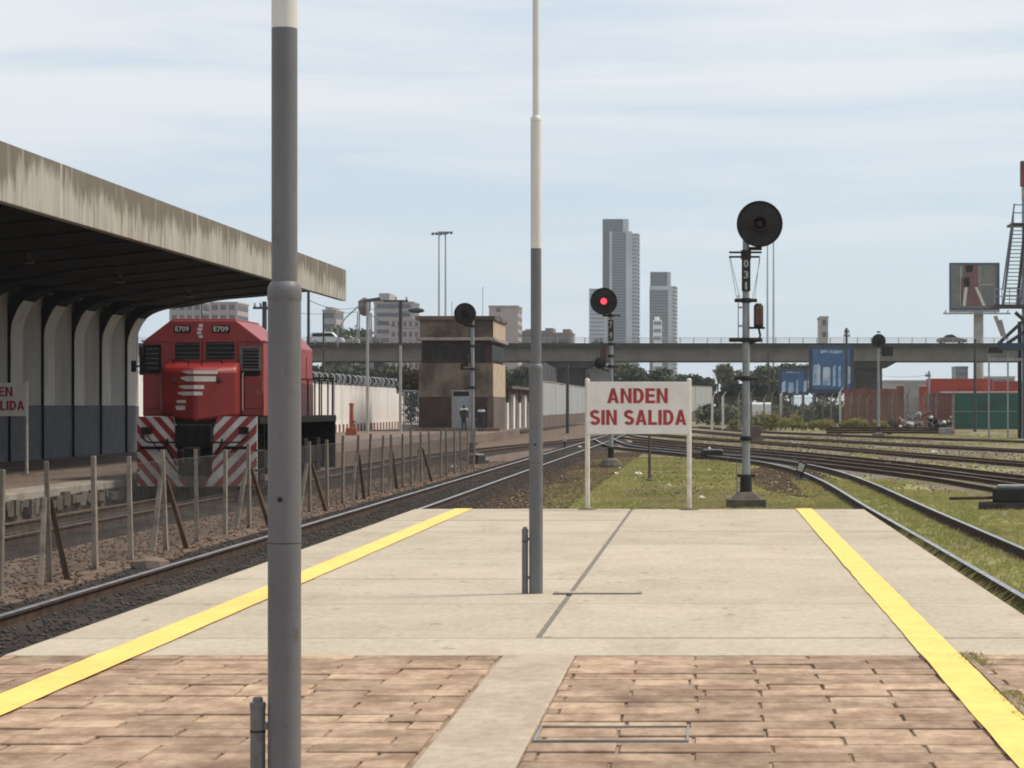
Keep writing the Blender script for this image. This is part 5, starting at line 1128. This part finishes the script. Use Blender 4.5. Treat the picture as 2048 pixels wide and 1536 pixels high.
# ================================================================== POLES, MASTS, WIRES
def upole(px, d, ytop, label, r_=.14, m='post', arm=None, lamp=None, z0=GZ, dark_from=None):
    t = thing('utility_pole', (X(px,d), d, z0), label, 'pole'); h = Z(ytop,d)-z0
    MB().rod((0,0,-.1),(0,0,h if not dark_from else Z(dark_from,d)-z0),r_,r_*.8,n=10).build('shaft', MT[m], t, smooth=True)
    if dark_from: MB().rod((0,0,Z(dark_from,d)-z0),(0,0,h),r_*1.15,n=10).build('upper_shaft', MT['darksteel'], t)
    if arm:
        for (a, c, py) in arm:
            z_ = Z(py,d)-z0; am = MB().box(X(a,d)-X(px,d),X(c,d)-X(px,d),-.06,.06,z_-.06,z_+.06).build('cross_arm', MT['darksteel'], t)
            for q_ in np.linspace(X(a,d)-X(px,d)+.1, X(c,d)-X(px,d)-.1, 3): MB().lathe([(.05,0),(.07,.06),(.05,.12),(.06,.18),(.03,.22)], (q_,0,z_+.06), n=8).build('insulator', MT['siggrey'], am)
    if lamp:
        lx, ly = X(lamp[0],d)-X(px,d), Z(lamp[1],d)-z0
        MB().rod((0,0,ly-.1),(lx*.6,0,ly),.045,n=6).build('lamp_arm', MT['siggrey'], t); sgn = 1 if lx > 0 else -1
        MB().lathe([(.04,0),(.15,.2),(.19,.6),(.12,.95),(.03,1.05)] if sgn > 0 else [(.04,0),(.15,-.2),(.19,-.6),(.12,-.95),(.03,-1.05)], (lx*.5,0,ly), axis='x', n=10).build('lamp_head', MT['darksteel'], t)
    return t
upole(735,140,604,'pale concrete pole in front of the white wall',.10,'polepale',z0=-.1)
upole(801,146,600,'pole with crossarm and street lamp left of the signal tower',.10,'polepale',arm=[(768,816,602)],lamp=(832,621),z0=-.1,dark_from=690)
upole(529,120,603,'dark pole with crossarm above the locomotive roof',.15,'darksteel',arm=[(506,536,616)],z0=-.1)
upole(617,110,578,'thin dark pole below the tip of the canopy',.085,'darksteel',z0=-.1)
upole(647,150,626,'slim pole right of the locomotive in front of the viaduct',.07,'bark',z0=-.1)
upole(1135,178,728,'dark pole in front of the grey yard wall',.13,'darksteel',z0=GZ)
upole(1693,230,656,'thin dark pole with insulators at the large blue billboard',.15,'darksteel',arm=[(1688,1699,664),(1687,1700,672)])
upole(1950,190,678,'thin dark pole in front of the red containers',.13,'darksteel')
upole(1537,280,688,'dark pole between the tall signal and the blue billboards',.13,'bark')
upole(1436,300,760,'short pole with a pale disc left of the tall signal',.12,'bark')
upole(1858,215,742,'grey lamp pole above the bright red container',.12,'siggrey',arm=[(1850,1862,752)])
def mast(px, d, ytop, label, heads):
    t = thing('floodlight_mast', (X(px,d), d, GZ), label, 'mast', 'tall floodlight masts beyond the viaduct'); h = Z(ytop,d)-GZ
    MB().rod((0,0,0),(0,0,h),.36,.16,n=8).build('shaft', MT['towerpale'], t)
    if heads: MB().box(-1.6,1.6,-.2,.2,h-.2,h+.1).build('head_frame', MT['siggrey'], t)
    if heads:
        for a in (-1.4,-.5,.5,1.4): MB().obox((a,-.3,h-.2),(.6,.5,.45),(.5,0,0)).build('floodlight', MT['darksteel'], t)
mast(878,520,466,'left one of the two slender masts above the signal tower',True); mast(891,524,464,'right one of the two slender masts above the signal tower',True)
mast(1535,540,478,'left one of the two slender masts behind the big black target',False); mast(1547,544,474,'right one of the two slender masts behind the big black target',False)
sl = thing('street_lamp', (X(668,326.),329.2,vz(690)), 'road lamp with long upswept arm on the viaduct parapet', 'street lamp')
MB().tube([(0,0,-.3),(0,0,2.2),(1.2,0,4.0),(X(722,329)-X(668,329),0,Z(602,329)-vz(690))],.10,n=6).build('arm', MT['siggrey'], sl)
MB().obox((X(736,329)-X(668,329),0,Z(600,329)-vz(690)),(2.6,.5,.5),(0,-.15,0)).build('lamp_head', MT['darksteel'], sl, bevel=.1)
# water tank on a lattice stand, far left
wt = thing('water_tank', (X(729,430),430.,GZ), 'brown tank on a lattice stand behind the viaduct', 'water tank'); wz = lambda py: Z(py,430)-GZ
MB().lathe([(.2,wz(632)),(.9,wz(628)),(1.2,wz(618)),(1.2,wz(602)),(.2,wz(595))], n=10).build('tank', MT['brownwall'], wt)
for s in (-1,1):
    for q_ in (-1,1): MB().rod((s*1.7,q_*1.7,0),(s*1.1,q_*1.1,wz(625)),.14,n=5).build('leg', MT['siggrey'], wt)
for k in range(9): MB().rod((-1.7+.6*k/9,-1.5,2+k*1.6),(1.7-.6*k/9,-1.5,2+k*1.6),.07,n=4).build('brace', MT['siggrey'], wt)
# overhead wires
def cable(p, q_, sag, label):
    p, q_ = Vector(p), Vector(q_); pts = [p.lerp(q_, k/16)-Vector((0,0,sag*4*(k/16)*(1-k/16))) for k in range(17)]
    return tag(MB().tube(pts, .018, n=4).build('overhead_cable', MT['darksteel']), label, 'cable', 'thin overhead cables')
cable((X(529,120),120,Z(618,120)),(X(801,146),146,Z(604,146)),.5,'overhead cable from the pole above the locomotive to the lamp pole')
cable((X(617,110),110,Z(600,110)),(X(735,140),140,Z(607,140)),.4,'overhead cable from the canopy tip pole to the pale pole')
cable((X(735,140),140,Z(625,140)),(X(838,150),150,Z(655,150)),.4,'overhead cable from the pale pole to the signal tower')
cable((X(1693,230),230,Z(735,230)),(X(1858,215),215,Z(750,215)),.5,'overhead cable above the rusty sheet wall')

# ================================================================== BUILDINGS BEYOND
def block(name, px0, px1, py0, d, label, m, floors, dep=16., bands=None, group=None, steps=(), side=None, cols=0):
    x0, x1, h = X(px0,d), X(px1,d), Z(py0,d)-GZ; t = thing(name, ((x0+x1)/2,d,GZ), label, 'building', group); a = (x1-x0)/2
    MB().box(-a,a,0,dep,0,h).build('wall', MT[m], t)
    fh = h/floors
    for k in range(floors):                       # one continuous window band per storey, proud sills
        if not bands: continue
        MB().box(-a*bands[0],a*bands[1],-.12,-.004,k*fh+fh*.38,k*fh+fh*.84).build('window_band', MT['aptdark'], t)
        MB().box(a+.004,a+.12,1,dep-1,k*fh+fh*.38,k*fh+fh*.84).build('window_band', MT['aptdark'], t)
    if bands and cols:
        for k in range(cols+1): MB().box(-a*bands[0]+k*a*(bands[0]+bands[1])/cols-.35,-a*bands[0]+k*a*(bands[0]+bands[1])/cols+.35,-.3,-.125,0,h).build('pier', MT[m], t)
    for (sx0,sx1,py) in steps: MB().box(X(sx0,d)-(x0+x1)/2,X(sx1,d)-(x0+x1)/2,1,dep-1,h,Z(py,d)-GZ).build('upper_storey', MT[m], t)
    MB().box(-a-.2,a+.2,-.25,dep+.2,h,h+.5).build('roof_edge', MT[m], t)
    return t
block('apartment_block', 748,826,606,720,'pale stepped apartment block right of the brown water tank','aptpale',13,bands=(.85,.85),steps=((757,778,586),(748,800,600)))
block('apartment_block', 778,842,640,690,'lower pinkish apartment wing beside the stepped block','aptpink',9,bands=(.9,.9),cols=5)
block('apartment_block', 978,1036,614,740,'pinkish white high block right of the signal tower roof','aptpink',13,bands=(.5,-.2),steps=((990,1020,611),))
block('apartment_block', 645,672,622,760,'small cream building above the trees left of the water tank','aptpale',9,bands=(.7,.7),steps=((650,664,614),))
block('apartment_block', 340,404,607,640,'grey banded apartment block above the left half of the locomotive','aptpale',11,bands=(.95,.95),cols=4)
block('apartment_block', 420,474,607,640,'reddish grey apartment block above the right half of the locomotive','aptpink',11,bands=(.95,.95),cols=3)
block('housing_block', 1040,1092,664,800,'brown housing roofs behind the second lamp post','aptbrown',5,bands=(.9,.9),steps=((1050,1070,658),))
block('housing_block', 1088,1144,668,780,'dark brown housing block above the deck left of the red signal','aptbrown',5,bands=(.9,.9),cols=6,steps=((1090,1106,656),(1125,1140,658)))
block('concrete_pillar_building', 1641,1656,636,620,'narrow pale concrete stair tower above the viaduct','aptpale',8,bands=(.5,.5))
block('hangar', 1770,1872,764,600,'low grey hangar seen under the right span of the viaduct','aptpale',2)
block('office_block', 1912,1936,735,900,'blue-grey office block seen under the deck near the billboard pole','towerglass',6,bands=(.9,.9))
block('office_block', 1965,2030,755,880,'pale low office block under the deck at the right edge','aptpale',4,bands=(.9,.9))
block('white_house', 1180,1218,742,340,'small white house under the viaduct behind the red signal','carwhite',2,dep=6)
# skyline towers
MT['towerband'] = mat('tower_spandrel', (.15,.19,.215), (.12,.155,.178), .6, .08); MT['aptdark2'] = mat('tower_window', (.17,.20,.225), (.13,.155,.175), .5, .1)
def skytower(px0, px1, py0, d, label, parts):
    x0, x1 = X(px0,d), X(px1,d); cx = (x0+x1)/2; t = thing('skyscraper', (cx,d,GZ), label, 'skyscraper', 'skyscrapers on the horizon')
    for (a, c, top, y0, y1, m, nm, fl, wins) in parts:
        xa, xc, h = X(a,d)-cx, X(c,d)-cx, Z(top,d)-GZ
        MB().box(xa,xc,y0,y1,0,h).build(nm, MT[m], t)
        if fl:
            fh = h/fl; mb = MB()
            for k in range(fl):
                if wins == 'slab': mb.box(xa+(xc-xa)*.06,xc-(xc-xa)*.04,y0-.7,y0-.01,k*fh+fh*.70,k*fh+fh)
                else: mb.box(xa+(xc-xa)*.08,xc-(xc-xa)*.08,y0-.25,y0-.02,k*fh+fh*.35,k*fh+fh*.8)
            if wins == 'cell':
                for k in range(fl): mb.box(xc+.02,xc+.8,y0+1,y1-1,k*fh+fh*.35,k*fh+fh*.8)
            tag(mb.build('floor_bands', MT['towerband' if m == 'towerglass' else 'aptdark2'], t), kind='stuff')
    return t
D = 1500.
skytower(1203,1276,436,D,'tallest grey glass skyscraper with a pale lower half behind the red signal',[
  (1204,1245,436,8,26,'towerglass','dark_shaft',0,None),(1245,1256,436,7,25,'towerpale','pale_fin',0,None),
  (1219,1256,464,0,20,'towerglass','main_shaft',64,'slab'),(1219,1224,463,-1.2,0,'towerpale','corner_pier',0,None),(1252,1264,463,-1,20,'towerpale','corner_pier',0,None),(1263,1276,466,2,20,'towerpale','balcony_wing',46,'cell')])
skytower(1298,1353,543,D,'shorter twin skyscraper with dark glass crown right of the tallest one',[
  (1300,1334,543,4,22,'towerglass','dark_crown',0,None),(1334,1341,543,5,22,'towerpale','pale_fin',0,None),(1299,1336,575,0,22,'towerglass','main_shaft',42,'slab'),(1336,1344,572,-1,22,'towerpale','corner_pier',0,None),(1342,1352,572,2,20,'towerpale','balcony_wing',32,'cell'),(1299,1337,572,-1.5,.0,'towerpale','crown_band',0,None)])
# the crown band only caps the shaft: rebuilt as a thin ring
for o in [o for o in bpy.data.objects if o.name.startswith('crown_band')]:
    zt_ = max(v.co.z for v in o.data.vertices)
    for v in o.data.vertices:
        if v.co.z < 1: v.co.z = zt_-2.6
skytower(1177,1212,575,D*.93,'pale lower skyscraper behind the red signal head',[(1178,1212,580,0,20,'towerpale','main_shaft',30,'cell'),(1177,1213,575,-.5,20.5,'towerglass','roof_band',0,None)] if False else [(1178,1212,577,0,20,'towerpale','main_shaft',30,'cell')])
skytower(1305,1323,633,D*.8,'small white tower in front of the shorter twin skyscraper',[(1306,1323,640,0,10,'carwhite','main_shaft',12,'cell'),(1309,1318,633,2,9,'carwhite','lift_room',0,None)])

# ================================================================== SMALL YARD THINGS
def litter(px, py, s, seed):
    d = 4500*(1.6-GZ-.03)/(py-811); g_ = random.Random(seed); n = 7; mb = MB(); vs = []
    for k in range(n): a = k/n*6.28; vs.append((math.cos(a)*s*g_.uniform(.6,1.2), math.sin(a)*s*g_.uniform(.5,1), g_.uniform(.03,.06)))
    vs += [(p[0]*.3+g_.uniform(-.1,.1)*s, p[1]*.3, .05+s*g_.uniform(.3,.7)) for p in vs[::2]]; k_ = len(vs)-n
    fs = [tuple(range(n))[::-1]]+[(i,(i+1) % n, n+(i//2) % k_) for i in range(n)]+[tuple(range(n,n+k_))]
    o = mb.add(vs, fs).build('litter', MT['paper']); o.location = (X(px,d), d, GZ+.01)
    return tag(o, 'crumpled scrap of pale litter lying in the yard', 'litter', 'scraps of litter')
for k, (px,py,s) in enumerate(((1275,949,.14),(1338,972,.09),(1232,948,.08),(1405,998,.10),(1419,898,.13),(1418,942,.07),(1160,895,.12),(1240,938,.08),(1640,880,.15),(1868,905,.2),(908,935,.14),(60,1023,.09),(1505,927,.1),(310,1092,.06))): litter(px,py,s,k)
# point motors and ground signals
def motor(px, d, label, rz=0., sc_=1.):
    t = thing('point_motor', (X(px,d), d, GZ), label, 'point motor', 'switch machines beside the tracks', rz)
    MB().box(-.75,.75,-.3,.3,.0,.14).build('bearer', MT['sleeper'], t); MB().box(-.5,.5,-.22,.22,.14,.4).build('motor_case', MT['sigblack'], t, bevel=.03)
    MB().box(-.42,.42,-.18,.18,.4,.46).build('lid', MT['siggrey'], t, bevel=.02); MB().rod((-.5,-.1,.22),(-1.3,-.1,.2),.03,n=6).build('throw_rod', MT['rail'], t)
    t.scale = (sc_,)*3; return t
motor(1425, 93, 'grey-lidded point motor beside the curved rails beyond the grass island', R(-12), .9)
motor(2040, 48, 'black point motor on bearers at the right edge of the yard', R(-10), 1.15)
motor(955, 86, 'black point motor by the left track near the fence end', R(75), .8)
gl = thing('ground_signal', (X(1603,66),66.,GZ), 'small ground signal with white face beside the curved rail', 'signal')
MB().lathe([(.22,-.03),(.2,.06),(.08,.1)], n=12).rod((0,0,.05),(.02,0,.3),.05,n=8).build('base', MT['sigblack'], gl); MB().obox((0,0,.42),(.24,.2,.34),(0,.35,0)).build('case', MT['sigblack'], gl, bevel=.03); MB().obox((-.02,-.11,.41),(.17,.02,.24),(0,.35,0)).build('face', MT['white'], gl)
gl2 = thing('ground_signal', (X(1129,112),112.,GZ), 'small white disc ground signal beyond the second lamp post', 'signal')
MB().rod((0,0,0),(0,0,.5),.05,n=6).build('base', MT['sigblack'], gl2); MB().lathe([(.12,-.04),(.13,0),(.12,.05)], (0,0,.55), axis='y', n=14).build('disc', MT['white'], gl2)
stn = thing('rubble_stone', (X(300,30.5),30.5,GZ), 'pale broken stone at the foot of a fence post', 'stone'); mb = MB().lathe([(.1,-.05),(.2,.03),(.17,.12),(.06,.16)], n=8); mb.v = [(p[0]*1.4+random.uniform(-.03,.03),p[1],p[2]+random.uniform(-.02,.02)) for p in mb.v]; mb.build('stone', MT['farplat'], stn)

# ================================================================== HAZE
hz = MB().box(-2450,2450,-80,2650,GZ-1.2,150).build('haze', MT['sky'] if 'sky' in MT else MT['white']); hz.data.materials.clear()
hm = bpy.data.materials.new('haze'); hm.use_nodes = True; t = hm.node_tree; t.nodes.clear(); ho = nd(t, 'ShaderNodeOutputMaterial'); pv = nd(t, 'ShaderNodeVolumePrincipled')
pv.inputs['Color'].default_value = (.84,.93,1,1); pv.inputs['Density'].default_value = .00014; pv.inputs['Anisotropy'].default_value = .2; t.links.new(pv.outputs[0], ho.inputs['Volume'])
hz.data.materials.append(hm); hz['kind'] = 'stuff'; hz['label'] = 'thin pale haze in the distance'; hz['category'] = 'haze'
